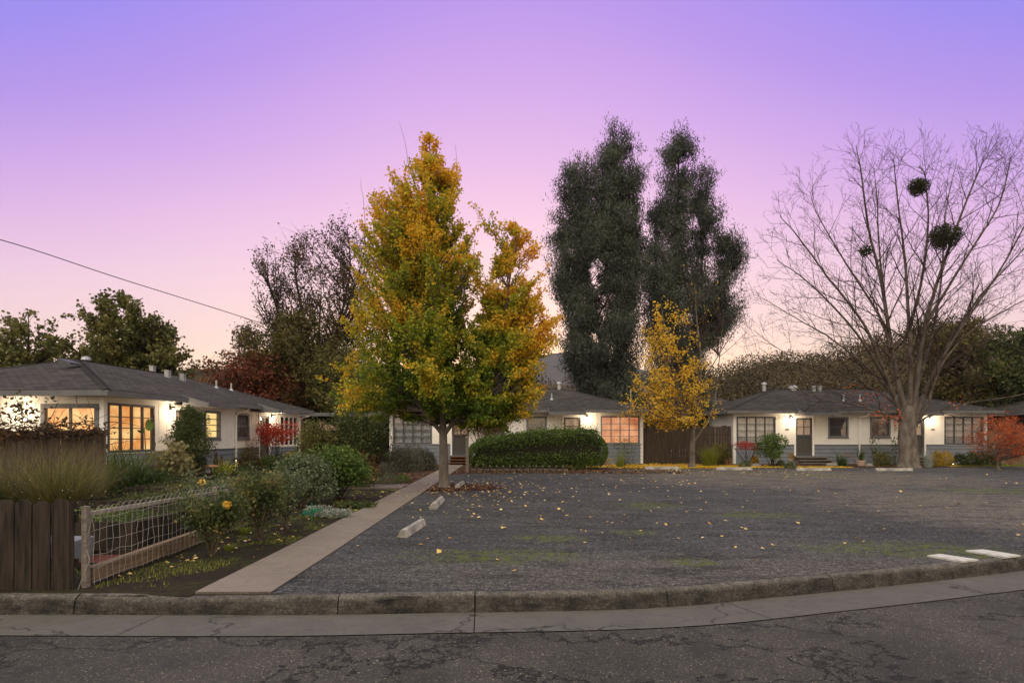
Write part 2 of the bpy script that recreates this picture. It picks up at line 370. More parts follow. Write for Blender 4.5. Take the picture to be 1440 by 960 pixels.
def asphalt_mat():
    m, nt, out = new_mat('old_asphalt'); n = N(nt); g = n.geo()
    fine = n.n('TexVoronoi', ins={'Vector': g, 'Scale': 110.0}).outputs['Color']
    big = n.noise(g, .8, 5, .6)
    base = n.mix(n.ramp(big, [(.35, (0, 0, 0)), (.68, (1, 1, 1))]), (.036, .033, .030), (.068, .062, .056))
    sp = n.ramp(fine, [(0, (.3, .3, .3)), (.6, (.95, .95, .95)), (.85, (1.7, 1.65, 1.5)), (1, (8.5, 8.0, 7.0))])
    col = n.mix(.9, base, sp, 'MULTIPLY')
    wv = n.n('VectorMath', operation='ADD', ins={0: n.mapping(g, (.42, .75, 1)), 1: n.n('TexNoise', ins={'Vector': g, 'Scale': 2.2, 'Detail': 6, 'Roughness': .65}).outputs['Color']}).outputs[0]
    cr = n.n('TexVoronoi', feature='DISTANCE_TO_EDGE', ins={'Vector': wv, 'Scale': 1.1}).outputs['Distance']
    gate = n.ramp(n.noise(g, .6, 2), [(.30, (0, 0, 0)), (.40, (1, 1, 1))])
    k = n.math('MULTIPLY', n.ramp(cr, [(0, (1, 1, 1)), (.008, (.85, .85, .85)), (.018, (0, 0, 0))]), gate)
    k2 = n.n('TexVoronoi', feature='DISTANCE_TO_EDGE', ins={'Vector': wv, 'Scale': 5.0}).outputs['Distance']
    gate2 = n.ramp(n.noise(g, 1.3, 2), [(.56, (0, 0, 0)), (.64, (1, 1, 1))])
    kk = n.math('MAXIMUM', k, n.math('MULTIPLY', n.math('MULTIPLY', n.ramp(k2, [(0, (1, 1, 1)), (.03, (0, 0, 0))]), gate2), .6))
    col = n.mix(n.math('MULTIPLY', kk, .95), col, (.008, .008, .008))
    oil = n.ramp(n.noise(n.mapping(g, (1, 1.6, 1), loc=(4, 1, 0)), 1.7, 4), [(.56, (0, 0, 0)), (.68, (1, 1, 1))])
    col = n.mix(n.math('MULTIPLY', oil, .6), col, (.022, .021, .021))
    nb = n.bump(n.math('SUBTRACT', n.sep(fine)[0], n.math('MULTIPLY', kk, 2.5)), .9, .010)
    n.pbsdf(out, col, .82, nb, 0, .35); return m
def kerb_mat():
    m, nt, out = new_mat('stained_kerb_concrete'); n = N(nt); g = n.geo()
    a = n.noise(g, 2.2, 7, .72); b = n.noise(g, 14, 6, .75); c = n.noise(n.mapping(g, (1, 1, 2.5), loc=(3, 0, 0)), 5, 7, .75); sp = n.n('TexVoronoi', ins={'Vector': g, 'Scale': 75.0}).outputs['Color']
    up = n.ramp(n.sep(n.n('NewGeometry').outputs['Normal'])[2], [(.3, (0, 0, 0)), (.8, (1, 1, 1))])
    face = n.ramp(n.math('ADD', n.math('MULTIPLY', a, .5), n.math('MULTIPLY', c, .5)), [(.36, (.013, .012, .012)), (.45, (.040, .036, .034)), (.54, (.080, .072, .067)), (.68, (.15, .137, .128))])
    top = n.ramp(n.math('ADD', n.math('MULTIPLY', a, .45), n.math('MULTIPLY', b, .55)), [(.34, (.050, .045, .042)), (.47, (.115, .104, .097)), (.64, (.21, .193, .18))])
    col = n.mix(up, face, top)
    col = n.mix(n.ramp(b, [(.64, (0, 0, 0)), (.70, (.5, .5, .5))]), col, (.24, .225, .20))
    col = n.mix(.7, col, n.ramp(sp, [(0, (.45, .45, .45)), (.6, (1, 1, 1)), (1, (1.9, 1.85, 1.75))]), 'MULTIPLY')
    n.pbsdf(out, col, .9, n.bump(n.math('ADD', n.math('MULTIPLY', b, 2.0), n.math('ADD', c, n.sep(sp)[0])), 1.0, .02), 0, .2); return m
def concrete_mat(name, c1, c2, dark=.0, speck=50.0, crack=False):
    m, nt, out = new_mat(name); n = N(nt); g = n.geo()
    a = n.noise(g, 1.3, 6, .65); b = n.noise(g, 9, 5, .7); bb_ = n.noise(g, 4.5, 7, .78); sp = n.n('TexVoronoi', ins={'Vector': g, 'Scale': speck}).outputs['Color']
    col = n.mix(n.ramp(a, [(.32, (0, 0, 0)), (.68, (1, 1, 1))]), c1, c2)
    col = n.mix(.8, col, n.ramp(bb_, [(.36, (.5, .5, .5)), (.5, (1, 1, 1)), (.66, (1.45, 1.43, 1.4))]), 'MULTIPLY')
    col = n.mix(.6, col, n.ramp(sp, [(0, (.55, .55, .55)), (.6, (1, 1, 1)), (1, (1.5, 1.5, 1.45))]), 'MULTIPLY')
    if dark:
        st = n.ramp(n.noise(n.mapping(g, (1, 1, 3.5)), 2.6, 6, .7), [(.46, (0, 0, 0)), (.6, (1, 1, 1))])
        col = n.mix(n.math('MULTIPLY', st, dark), col, (.028, .026, .024))
        li = n.ramp(n.noise(g, 11, 5, .7), [(.60, (0, 0, 0)), (.70, (1, 1, 1))])
        col = n.mix(n.math('MULTIPLY', li, .25), col, (.22, .21, .19))
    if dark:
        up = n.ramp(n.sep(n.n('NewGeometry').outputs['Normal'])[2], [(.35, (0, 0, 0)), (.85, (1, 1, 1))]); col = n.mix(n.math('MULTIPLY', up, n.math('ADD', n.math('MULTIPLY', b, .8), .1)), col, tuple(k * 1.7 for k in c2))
    col = n.mix(n.ramp(b, [(.5, (0, 0, 0)), (.8, (.5, .5, .5))]), col, tuple(k * .55 for k in c1))
    if crack:
        wv = n.n('VectorMath', operation='ADD', ins={0: g, 1: n.n('TexNoise', ins={'Vector': g, 'Scale': 3.0, 'Detail': 5}).outputs['Color']}).outputs[0]
        cr = n.n('TexVoronoi', feature='DISTANCE_TO_EDGE', ins={'Vector': wv, 'Scale': .3}).outputs['Distance']
        col = n.mix(n.ramp(cr, [(0, (.9, .9, .9)), (.009, (0, 0, 0))]), col, (.015, .014, .013))
    nb = n.bump(n.math('ADD', n.sep(sp)[0], b), .45, .01)
    n.pbsdf(out, col, .85, nb, 0, .3); return m
def soil_mat(name, c1, c2, moss=.0):
    m, nt, out = new_mat(name); n = N(nt); g = n.geo()
    a = n.noise(g, 1.1, 6, .65); f = n.noise(g, 22, 5, .75)
    col = n.mix(n.ramp(f, [(.3, (0, 0, 0)), (.7, (1, 1, 1))]), c1, c2)
    if moss:
        k = n.math('MULTIPLY', n.ramp(a, [(.42, (0, 0, 0)), (.6, (1, 1, 1))]), n.ramp(n.noise(g, 9, 5, .75), [(.4, (0, 0, 0)), (.6, (1, 1, 1))]))
        col = n.mix(n.math('MULTIPLY', k, moss), col, (.075, .085, .018))
    nb = n.bump(n.math('ADD', f, n.noise(g, 5, 4)), 1.0, .05)
    n.pbsdf(out, col, .95, nb, 0, .15); return m
M['gravel'] = gravel_mat(); M['asphalt'] = asphalt_mat()
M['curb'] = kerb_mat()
M['gutter'] = concrete_mat('gutter_concrete', (.034, .031, .029), (.088, .081, .076), .6, 45, True)
M['walk'] = concrete_mat('walk_concrete', (.075, .062, .053), (.165, .138, .120), .3, 55)
M['soil'] = soil_mat('dark_mossy_soil', (.012, .009, .008), (.048, .035, .027), .6)
M['land'] = soil_mat('dry_ground', (.03, .025, .02), (.08, .065, .05), .5)
M['mulch'] = soil_mat('bark_mulch', (.035, .018, .012), (.12, .062, .042), 0)
# ============================================================ ground sheets
def sheet(name, poly, z, m, kind='structure', label=None, cat=None, thick=0):
    """polygon on the sloping lot; cut where the slope changes so it follows the ground"""
    bm = bmesh.new(); f = bm.faces.new([bm.verts.new((p[0], p[1], 0)) for p in poly])
    bmesh.ops.triangulate(bm, faces=bm.faces[:])
    for yy in (Y0, Y1):
        bmesh.ops.bisect_plane(bm, geom=bm.verts[:] + bm.edges[:] + bm.faces[:], plane_co=(0, yy, 0), plane_no=(0, 1, 0))
    bm.normal_update()
    for fa in bm.faces:
        if fa.normal.z < 0: fa.normal_flip()
    if thick:
        r = bmesh.ops.extrude_face_region(bm, geom=bm.faces[:])
        for v in bm.verts: v.co.z = 0
        up = {v for v in r['geom'] if isinstance(v, bmesh.types.BMVert)}
        for v in bm.verts: v.co.z = gz(v.co.y) + (z + thick if v in up else z)
        bmesh.ops.recalc_face_normals(bm, faces=bm.faces[:])
    else:
        for v in bm.verts: v.co.z = gz(v.co.y) + z
    me = bpy.data.meshes.new(name); bm.to_mesh(me); bm.free()
    o = link(name, me, m); tag(o, label, cat, kind=kind); return o
# kerb line (its back edge), from the photograph's ground plane
cpts = [(-70, 6.05), (-30, 6.05), (-12, 6.05), (-5.19, 6.05), (-2.3, 6.03), (-.87, 6.10), (1.34, 6.26), (3.05, 6.74), (4.55, 7.22), (6.6, 7.95), (9.4, 9.15), (14, 11.5), (24, 17), (60, 38)]
def catmull(p, per=10):
    p = [np.array(q, float) for q in p]; o = []
    for i in range(len(p) - 1):
        a, b, c, d = p[max(i - 1, 0)], p[i], p[i + 1], p[min(i + 2, len(p) - 1)]
        for k in range(per):
            t = k / per; o.append(.5 * ((2 * b) + (-a + c) * t + (2 * a - 5 * b + 4 * c - d) * t * t + (-a + 3 * b - 3 * c + d) * t ** 3))
    o.append(p[-1]); return np.array(o)
CL = catmull(cpts, 10)
# resample by arc length
seg = np.linalg.norm(np.diff(CL, axis=0), axis=1); S_ = np.concatenate([[0], np.cumsum(seg)])
def cl_at(s):
    return np.array([np.interp(s, S_, CL[:, 0]), np.interp(s, S_, CL[:, 1])])
def cl_off(s, off):
    t = cl_at(s + .3) - cl_at(s - .3); t /= np.linalg.norm(t); nrm = np.array([t[1], -t[0]])   # towards the road
    return cl_at(s) + nrm * off
s_mid = S_[int(np.argmin(np.abs(CL[:, 0])))]
ss = list(np.arange(s_mid - 60, s_mid - 12, 4)) + list(np.arange(s_mid - 12, s_mid + 14, .25)) + list(np.arange(s_mid + 14, S_[-1] - 1, 4))
inner = [cl_off(s, -.005) for s in ss]
lip = [cl_off(s, .80) for s in ss]
# land behind the kerb
gm = MB(); cols = [(-1800, inner[0][1])] + [tuple(p) for p in inner] + [(1800, inner[-1][1])]
for (xa_, ya_), (xb_, yb_) in zip(cols[:-1], cols[1:]):
    lv_ = [v for v in (Y0, Y1, 70, 3200) if v > max(ya_, yb_) + .01]; A_ = [ya_] + lv_; B_ = [yb_] + lv_
    for i_ in range(len(A_) - 1):
        gm.poly([(xa_, A_[i_], gz(A_[i_])), (xb_, B_[i_], gz(B_[i_])), (xb_, B_[i_ + 1], gz(B_[i_ + 1])), (xa_, A_[i_ + 1], gz(A_[i_ + 1]))])
gm.build('ground', M['land'])['kind'] = 'structure'
# road
road = MB()
bm = bmesh.new(); f = bm.faces.new([bm.verts.new((p[0], p[1], -.155)) for p in [tuple(q) for q in lip] + [(900, 58), (900, -400), (-900, -400), (-900, 5)]])
bmesh.ops.triangulate(bm, faces=[f]); bm.normal_update()
for fa in bm.faces:
    if fa.normal.z < 0: fa.normal_flip()
me = bpy.data.meshes.new('road'); bm.to_mesh(me); bm.free(); tag(link('road', me, M['asphalt']), kind='structure')
# kerb: rounded profile in cast lengths, gutter pan in front
rk = random.Random(4)
def crest(x):                                     # the kerb drops a little where the walk meets it
    return -.014 * math.exp(-((x + 3.1) / .55) ** 2)
prof = [(-.045, -.2), (-.045, -.01), (-.03, .004), (.015, .006), (.055, .004), (.085, -.014), (.10, -.045), (.125, -.15), (.13, -.2)]
kv, kf = [], []
joints = [s_mid - 12 - 3.1 * i for i in range(16)][::-1] + [s_mid + v for v in (-8.9, -4.33, -1.72, .0 - .36, 1.62, 3.75, 6.7, 9.8, 12.9)] + [s_mid + 16 + 3.1 * i for i in range(16) if s_mid + 16 + 3.1 * i < S_[-1] - 1]
for a, b in zip(joints[:-1], joints[1:]):
    k = max(2, int((b - a) / .12)) if s_mid - 12 < a < s_mid + 13 else 4
    dz = rk.uniform(-.005, .005); do = rk.uniform(-.006, .006); base = len(kv)
    for i in range(k + 1):
        s = a + .006 + (b - a - .012) * i / k; c = cl_at(s)
        for (o_, z_) in prof:
            jit = .012 * (vnoise(np.array([[s * 7, o_ * 30, z_ * 40]]), 1.0, 5)[0] - .5) * 2
            q = cl_off(s, o_ + do + jit)
            up = crest(c[0]) if z_ > -.1 else 0
            kv.append((q[0], q[1], z_ + dz + up + jit))
    n_ = len(prof)
    for i in range(k):
        for j in range(n_ - 1): kf.append([base + i * n_ + j, base + i * n_ + j + 1, base + (i + 1) * n_ + j + 1, base + (i + 1) * n_ + j])
    kf.append([base + j for j in range(n_)]); kf.append([base + k * n_ + j for j in range(n_)][::-1])
me = bpy.data.meshes.new('curb'); me.from_pydata(kv, [], kf); me.polygons.foreach_set('use_smooth', [True] * len(kf)); me.validate()
try: me.set_sharp_from_angle(angle=math.radians(50))
except Exception: pass
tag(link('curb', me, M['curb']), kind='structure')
gp = MB()
gj = [joints[0]] + [s_mid + v for v in (-9.6, -3.45, -.36, 2.3, 5.2, 9.0)] + [joints[-1]]
for a, b in zip(gj[:-1], gj[1:]):
    k = max(2, int((b - a) / .3)); 
    for i in range(k):
        s0 = a + .005 + (b - a - .01) * i / k; s1 = a + .005 + (b - a - .01) * (i + 1) / k
        p = [cl_off(s0, .10), cl_off(s1, .10), cl_off(s1, .80), cl_off(s0, .80)]
        gp.poly([(p[3][0], p[3][1], -.147), (p[2][0], p[2][1], -.147), (p[1][0], p[1][1], -.168), (p[0][0], p[0][1], -.168)])
gp.build('gutter', M['gutter'])['kind'] = 'structure'
ug = MB(); 
for i in range(len(ss) - 1):
    a, b, c, d = cl_off(ss[i], -1.2), cl_off(ss[i + 1], -1.2), cl_off(ss[i + 1], .95), cl_off(ss[i], .95)
    ug.poly([(d[0], d[1], -.19), (c[0], c[1], -.19), (b[0], b[1], -.19), (a[0], a[1], -.19)])
ug.build('gutter_bed', M['dark'])['kind'] = 'structure'
# gravel lot, walk, cross walk
WX0, WX1 = -3.22, -2.45            # walk edges
lot = [tuple(cl_off(s, -.035)) for s in ss if WX1 - .10 < cl_at(s)[0] < 60] + [(60, 60), (27, 31.0), (24.5, 29.4), (16.5, 28.6), (7.6, 27.7), (4.6, 26.9), (3.9, 25.4), (1.2, 25.0), (-1.3, 24.8), (-1.9, 24.0), (-2.6, 23.4)]
sheet('gravel_lot', lot, .006, M['gravel'])
sheet('garden_soil', [(-5.9, 5.98), (WX0, 5.98), (WX0, 17.4), (-12, 17.4), (-12, 12), (-7, 9)], .004, M['soil'])
# the walk is cast in slabs with open joints
wk = MB(); ys = [6.055, 8.6, 11.2, 13.9, 16.6, 19.35, 22.2, 25.1, 28.0, 30.4]
for a, b in zip(ys[:-1], ys[1:]):
    pts = [a + .012] + ([Y0] if a < Y0 < b else []) + [b - .0]
    for q0, q1 in zip(pts[:-1], pts[1:]):
        z0, z1 = gz(q0) + .022, gz(q1) + .022
        zz0 = z0
        wk.poly([(WX0, q0, zz0), (WX1, q0, zz0), (WX1, q1, z1), (WX0, q1, z1)])
        wk.poly([(WX1, q0, zz0 - .06), (WX1, q1, z1 - .06), (WX1, q1, z1), (WX1, q0, zz0)])
        wk.poly([(WX0, q0, zz0 - .06), (WX0, q0, zz0), (WX0, q1, z1), (WX0, q1, z1 - .06)])
        wk.poly([(WX0, q1, z1 - .06), (WX0, q1, z1), (WX1, q1, z1), (WX1, q1, z1 - .06)]); wk.poly([(WX0, q0, zz0 - .06), (WX1, q0, zz0 - .06), (WX1, q0, zz0), (WX0, q0, zz0)])
wk.build('walkway', M['walk'])['kind'] = 'structure'
sheet('cross_path', [(-12.6, 17.5), (WX0 - .004, 17.5), (WX0 - .004, 18.6), (-12.6, 18.6)], .0, M['walk'], thick=.045)
sheet('garden_path', [(-10.9, 25.4), (-5.5, 24.3), (-5.4, 25.1), (-10.2, 26.9)], .0, M['walk'], thick=.03)
sheet('mulch_bed', [(-9.5, 18.65), (WX0 - .01, 18.65), (WX0 - .01, 31.4), (-9.5, 31.4)], .008, M['mulch'])
sheet('hedge_bed', [(WX1 + .01, 23.3), (-1.9, 23.9), (-1.3, 24.7), (1.2, 24.9), (3.9, 25.3), (4.6, 26.8), (7.6, 27.6), (16.5, 28.5), (24.5, 29.3), (27, 30.9), (27, 31.5), (WX1 + .01, 31.5)], .012, M['mulch'])
# mound of bark chips round the ginkgo
def blob_poly(cx, cy, rx, ry, seed, k=40):
    r = random.Random(seed); ph = [r.uniform(0, 6.28) for _ in range(4)]
    return [(cx + rx * math.cos(t) * (1 + .09 * math.sin(3 * t + ph[0]) + .07 * math.sin(5 * t + ph[1]) + .04 * math.sin(9 * t + ph[2])), cy + ry * math.sin(t) * (1 + .09 * math.sin(3 * t + ph[0]) + .07 * math.sin(5 * t + ph[1]) + .04 * math.sin(9 * t + ph[2]))) for t in [2 * PI * i / k for i in range(k)]]
sheet('mulch_ring', [(max(x, WX1 + .01), y) for x, y in blob_poly(-1.75, 17.9, 1.35, 1.2, 3)], .014, M['mulch'])
sheet('mulch_patch', blob_poly(18.8, 28.7, 3.2, .55, 8), .016, M['mulch'])
# ============================================================ sky, light, camera
w = bpy.data.worlds.new('World'); scene.world = w; w.use_nodes = True; nt = w.node_tree; nt.nodes.clear(); n = N(nt)
out = nt.nodes.new('ShaderNodeOutputWorld')
tc = n.n('TexCoord').outputs['Generated']; nz = n.n('VectorMath', operation='NORMALIZE', ins={0: tc}).outputs[0]
x, y, z = n.sep(nz)
hyp = n.math('ADD', n.math('ADD', n.math('MULTIPLY', x, x), n.math('MULTIPLY', y, y)), 1e-4)
sa = n.math('DIVIDE', n.math('MULTIPLY', x, x), hyp)
e = n.math('MULTIPLY', z, n.math('ADD', 1.0, n.math('MULTIPLY', sa, 1.2)))
e = n.math('ADD', e, n.math('MULTIPLY', n.math('SUBTRACT', n.noise(n.mapping(nz, (1, 1, 3)), 1.6, 3), .5), .03))
front = n.ramp(n.math('MAXIMUM', e, 0.0), [(0, (1.35, .80, .40)), (.12, (1.22, .86, .60)), (.20, (1.02, .71, .69)), (.30, S(246, 204, 226)), (.40, S(231, 182, 230)), (.50, S(207, 160, 233)), (.60, S(180, 139, 234)), (.72, S(150, 129, 240)), (1, S(140, 138, 230))])
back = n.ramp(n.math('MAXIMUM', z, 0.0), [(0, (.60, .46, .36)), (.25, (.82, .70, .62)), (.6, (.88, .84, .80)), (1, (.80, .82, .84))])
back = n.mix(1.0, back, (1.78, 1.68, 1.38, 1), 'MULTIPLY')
front = n.mix(n.math('MULTIPLY', sa, .5), front, n.mix(1.0, front, (.80, .82, .93, 1), 'MULTIPLY'))
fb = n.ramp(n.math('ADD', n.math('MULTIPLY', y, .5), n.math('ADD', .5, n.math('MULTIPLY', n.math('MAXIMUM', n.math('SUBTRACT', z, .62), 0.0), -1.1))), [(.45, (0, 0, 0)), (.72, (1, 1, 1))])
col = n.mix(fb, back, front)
col = n.mix(n.ramp(n.math('MULTIPLY', z, -20.0), [(0, (0, 0, 0)), (1, (1, 1, 1))]), col, (.02, .017, .015, 1))
ns = n.n('TexSky', sky_type='NISHITA', sun_disc=False, sun_elevation=math.radians(2.0), sun_rotation=math.radians(0))
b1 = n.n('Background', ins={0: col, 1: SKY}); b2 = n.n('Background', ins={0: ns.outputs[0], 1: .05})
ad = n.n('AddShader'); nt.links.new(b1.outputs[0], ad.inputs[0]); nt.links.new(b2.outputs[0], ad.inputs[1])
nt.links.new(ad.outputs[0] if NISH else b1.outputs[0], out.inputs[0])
sd = bpy.data.lights.new('soft_dusk_fill', 'SUN'); sd.energy = SUN; sd.angle = math.radians(40); sd.color = (1.0, .88, .78)
so = bpy.data.objects.new('fill_light', sd); C.objects.link(so); so.rotation_euler = (math.radians(52), 0, math.radians(-22))  # soft fill added behind the camera to lift the fronts, no sun stands there
cd = bpy.data.cameras.new('camera'); cam = bpy.data.objects.new('camera', cd); C.objects.link(cam)
cam.location = (0, 0, H); cam.rotation_euler = (PI / 2, 0, 0); cd.sensor_width = 36; cd.lens = 36 * F / 1440; cd.shift_y = (HY - 480) / 1440
cd.clip_end = 8000; cd.clip_start = .05; scene.camera = cam
scene.view_settings.view_transform = 'Standard'; scene.view_settings.look = 'None'; scene.view_settings.exposure = EXPO; scene.view_settings.gamma = 1
cy = scene.cycles; cy.use_denoising = True
try: cy.denoiser = 'OPENIMAGEDENOISE'
except Exception: pass
cy.max_bounces = 6; cy.diffuse_bounces = 3; cy.glossy_bounces = 2; cy.transmission_bounces = 3; cy.transparent_max_bounces = 8
cy.sample_clamp_indirect = 6; cy.use_adaptive_sampling = True; cy.adaptive_threshold = .01
cy.caustics_reflective = False; cy.caustics_refractive = False
# ============================================================ houses
def shingle_mat():
    m, nt, out = new_mat('roof_shingles'); n = N(nt); uv = n.n('TexCoord').outputs['UV']
    br = n.n('TexBrick', offset=.5, ins={'Vector': uv, 'Color1': (.040, .037, .036, 1), 'Color2': (.082, .074, .070, 1), 'Mortar': (.018, .018, .02, 1), 'Scale': 1.0, 'Mortar Size': .012, 'Bias': .0, 'Brick Width': .30, 'Row Height': .14})
    a = n.noise(n.obj(), .8, 5, .65); f = n.noise(n.obj(), 30, 3, .7)
    col = n.mix(.7, br.outputs[0], n.ramp(a, [(.3, (.7, .7, .72)), (.7, (1.3, 1.27, 1.22))]), 'MULTIPLY')
    col = n.mix(.6, col, n.ramp(f, [(.3, (.6, .6, .6)), (.7, (1.4, 1.4, 1.4))]), 'MULTIPLY')
    nb = n.bump(n.math('SUBTRACT', f, n.math('MULTIPLY', br.outputs[1], 2.0)), .6, .015)
    n.pbsdf(out, col, .95, nb, 0, .12); return m
M['shingle'] = shingle_mat()
M['glass'] = glassmat('window_glass')
def curtain_mat(name, c1, c2, em=None, st=0, axis='x'):
    m, nt, out = new_mat(name); n = N(nt); v = n.mapping(n.obj(), (22, .5, .3) if axis == 'x' else (.5, 22, .3))
    f = n.noise(v, 1.0, 2, .5); col = n.ramp(f, [(.35, c1), (.65, c2)])
    p = n.pbsdf(out, col, .9, n.bump(f, .6, .03), 0, .1)
    if em:
        g = n.math('ADD', n.math('MULTIPLY', n.noise(n.obj(), 1.6, 2), .75), n.math('MULTIPLY', f, .25)); nt.links.new(n.mix(n.ramp(g, [(.38, (0, 0, 0)), (.60, (1, 1, 1))]), em[0], em[1]), p.inputs['Emission Color']); p.inputs['Emission Strength'].default_value = st
    return m
M['curtain'] = curtain_mat('pale_curtain', (.30, .28, .27), (.42, .39, .38))
M['curtain_grey'] = curtain_mat('grey_white_curtain', (.40, .40, .40), (.50, .50, .50))
M['curtain_pale'] = curtain_mat('cream_curtain', (.48, .46, .43), (.60, .58, .55))
M['darkwood'] = mat('dark_old_fence_wood', (.008, .006, .005), (.046, .032, .025), 3, .85, .5, 12, (6, 6, .6), grain=.25)
M['curtain_lit'] = curtain_mat('lit_amber_blind', (.5, .3, .12), (.55, .33, .14), ((.72, .21, .03), (1.0, .62, .24)), 1.15, 'x')
M['curtain_orange'] = curtain_mat('lit_orange_curtain', (.5, .24, .12), (.55, .28, .14), ((.62, .17, .07), (1.0, .42, .19)), .72)
M['curtain_yellow'] = curtain_mat('lit_yellow_blind', (.6, .5, .25), (.6, .5, .25), ((1.0, .66, .22), (1.0, .74, .32)), 1.15)
M['curtain_half'] = curtain_mat('warm_curtain', (.36, .28, .24), (.46, .36, .3), ((1, .4, .2), (1, .5, .25)), .04)
M['bulb'] = emit('glowing_bulb', (1.0, .80, .50), 14)
M['frost'] = emit('frosted_lamp_glass', (1.0, .76, .44), 5)
M['room'] = mat('dim_room_wall', (.10, .08, .06), (.13, .10, .08), 2, .9)
M['blind'] = mat('grey_blind_slats', (.10, .085, .075), (.13, .11, .10), 3, .7)
HL, HD, ZE, ZW = 13.35, 8.2, 2.72, 1.04      # facade length, depth, wall top, top of the lap siding
KX = 3.9
def wall_with_holes(mb, a0, a1, z0, z1, t, holes):
    """slab from a0..a1 along the wall, outer face b=0, inner b=-t (b outward) with rectangular holes (x0,x1,z0,z1)"""
    xs = sorted(set([a0, a1] + [h[0] for h in holes] + [h[1] for h in holes]))
    for p, q in zip(xs[:-1], xs[1:]):
        hs = [h for h in holes if h[0] <= p + 1e-6 and h[1] >= q - 1e-6]
        z = z0
        for h in sorted(hs, key=lambda h: h[2]):
            if h[2] > z: mb.box(p, q, -t, 0, z, min(h[2], z1))
            z = max(z, h[3])
        if z < z1: mb.box(p, q, -t, 0, z, z1)
def window(root, fn, x0, x1, z0, z1, cols, rows, back, frame='darkframe', wide=.07, mull=.035, sash=False, blind=False, sill='trimwhite', label=None, vm=None):
    f = MB(fn)
    for (a, b, c, d) in ((x0 - .0, x1 + .0, z0 - wide, z0), (x0, x1, z1, z1 + wide), (x0 - wide, x0, z0 - wide, z1 + wide), (x1, x1 + wide, z0 - wide, z1 + wide)):
        f.box(a, b, -.09, .028, c, d)
    W = f.build('window', M[frame], root, bevel=.004)
    if label: W['label'] = label
    mu = MB(fn); vm = vm or mull
    for i in range(1, cols):
        xx = x0 + (x1 - x0) * i / cols; mu.box(xx - vm / 2, xx + vm / 2, -.06, .012, z0, z1)
    for j in range(1, rows):
        zz = z0 + (z1 - z0) * j / rows; mu.box(x0, x1, -.055, .006, zz - mull / 2, zz + mull / 2)
    if cols * rows > 1: mu.build('muntin', M[frame], W)
    g = MB(fn); g.poly([(x0, -.035, z0), (x1, -.035, z0), (x1, -.035, z1), (x0, -.035, z1)]); g.build('pane', M['glass'], W)
    c = MB(fn); k = 40; 
    wave = lambda i: -.13 - (.006 * math.sin(i * 1.9) if not blind else 0)
    for i in range(k):
        p, q = x0 - .05 + (x1 - x0 + .1) * i / k, x0 - .05 + (x1 - x0 + .1) * (i + 1) / k
        c.poly([(p, wave(i), z0 - .05), (q, wave(i + 1), z0 - .05), (q, wave(i + 1), z1 + .05), (p, wave(i), z1 + .05)])
    c.build('curtain' if not blind else 'dark_backing', M[back], W)  # in the dark material, a flat sheet coloured as the unlit room behind
    if blind:
        b = MB(fn); zz = z0 + .03
        while zz < z1: b.box(x0, x1, -.075, -.07, zz, zz + .028); zz += .045
        b.build('blind', M['blind'], W)
    s = MB(fn); s.box(x0 - wide - .03, x1 + wide + .03, -.02, .055, z0 - wide - .04, z0 - wide - .002); s.build('sill', M[sill], W, bevel=.005)
    return W
def porch_light(root, fn, x, z, power, name='porch_light'):
    m = MB(fn); m.box(x - .035, x + .035, .0, .02, z + .04, z + .17); m.box(x - .01, x + .01, .018, .13, z + .145, z + .16)
    m.prism([(.07, z + .10), (.19, z + .10), (.145, z + .16), (.115, z + .16)], x - .06, x + .06)
    for sx in (-.045, .045):
        for yy in (.09, .17): m.box(x + sx - .006, x + sx + .006, yy - .005, yy + .005, z - .045, z + .10)
    m.box(x - .05, x + .05, .085, .175, z - .055, z - .045)
    Lp = m.build(name, M['blackmetal'], root)
    b = MB(); c = Vector(fn(x, .13, z + .03)); b.lathe([(.001, -.055), (.03, -.045), (.042, -.01), (.036, .03), (.018, .055), (.001, .062)], c, 14)
    bo = b.build('bulb', M['bulb'], Lp, smooth=True)
    ld = bpy.data.lights.new('porch_lamp_light', 'POINT'); ld.energy = power * 1.1; ld.color = (1.0, .76, .50); ld.shadow_soft_size = .05
    lo = bpy.data.objects.new('lamp_light', ld); C.objects.link(lo); lo.parent = Lp; lo.location = fn(x, .42, z - .05)
def downspout(root, fn, x):
    m = MB(fn); m.box(x - .035, x + .035, .012, .075, .08, ZE - .34)
    m.tube([(x, .045, ZE - .36), (x + .04, .09, ZE - .25), (x + .24, .40, ZE - .14), (x + .27, .46, ZE - .02)], .036, 6)
    m.box(x - .03, x + .03, .02, .30, .03, .085)
    m.build('downspout', M['trimwhite'], root)
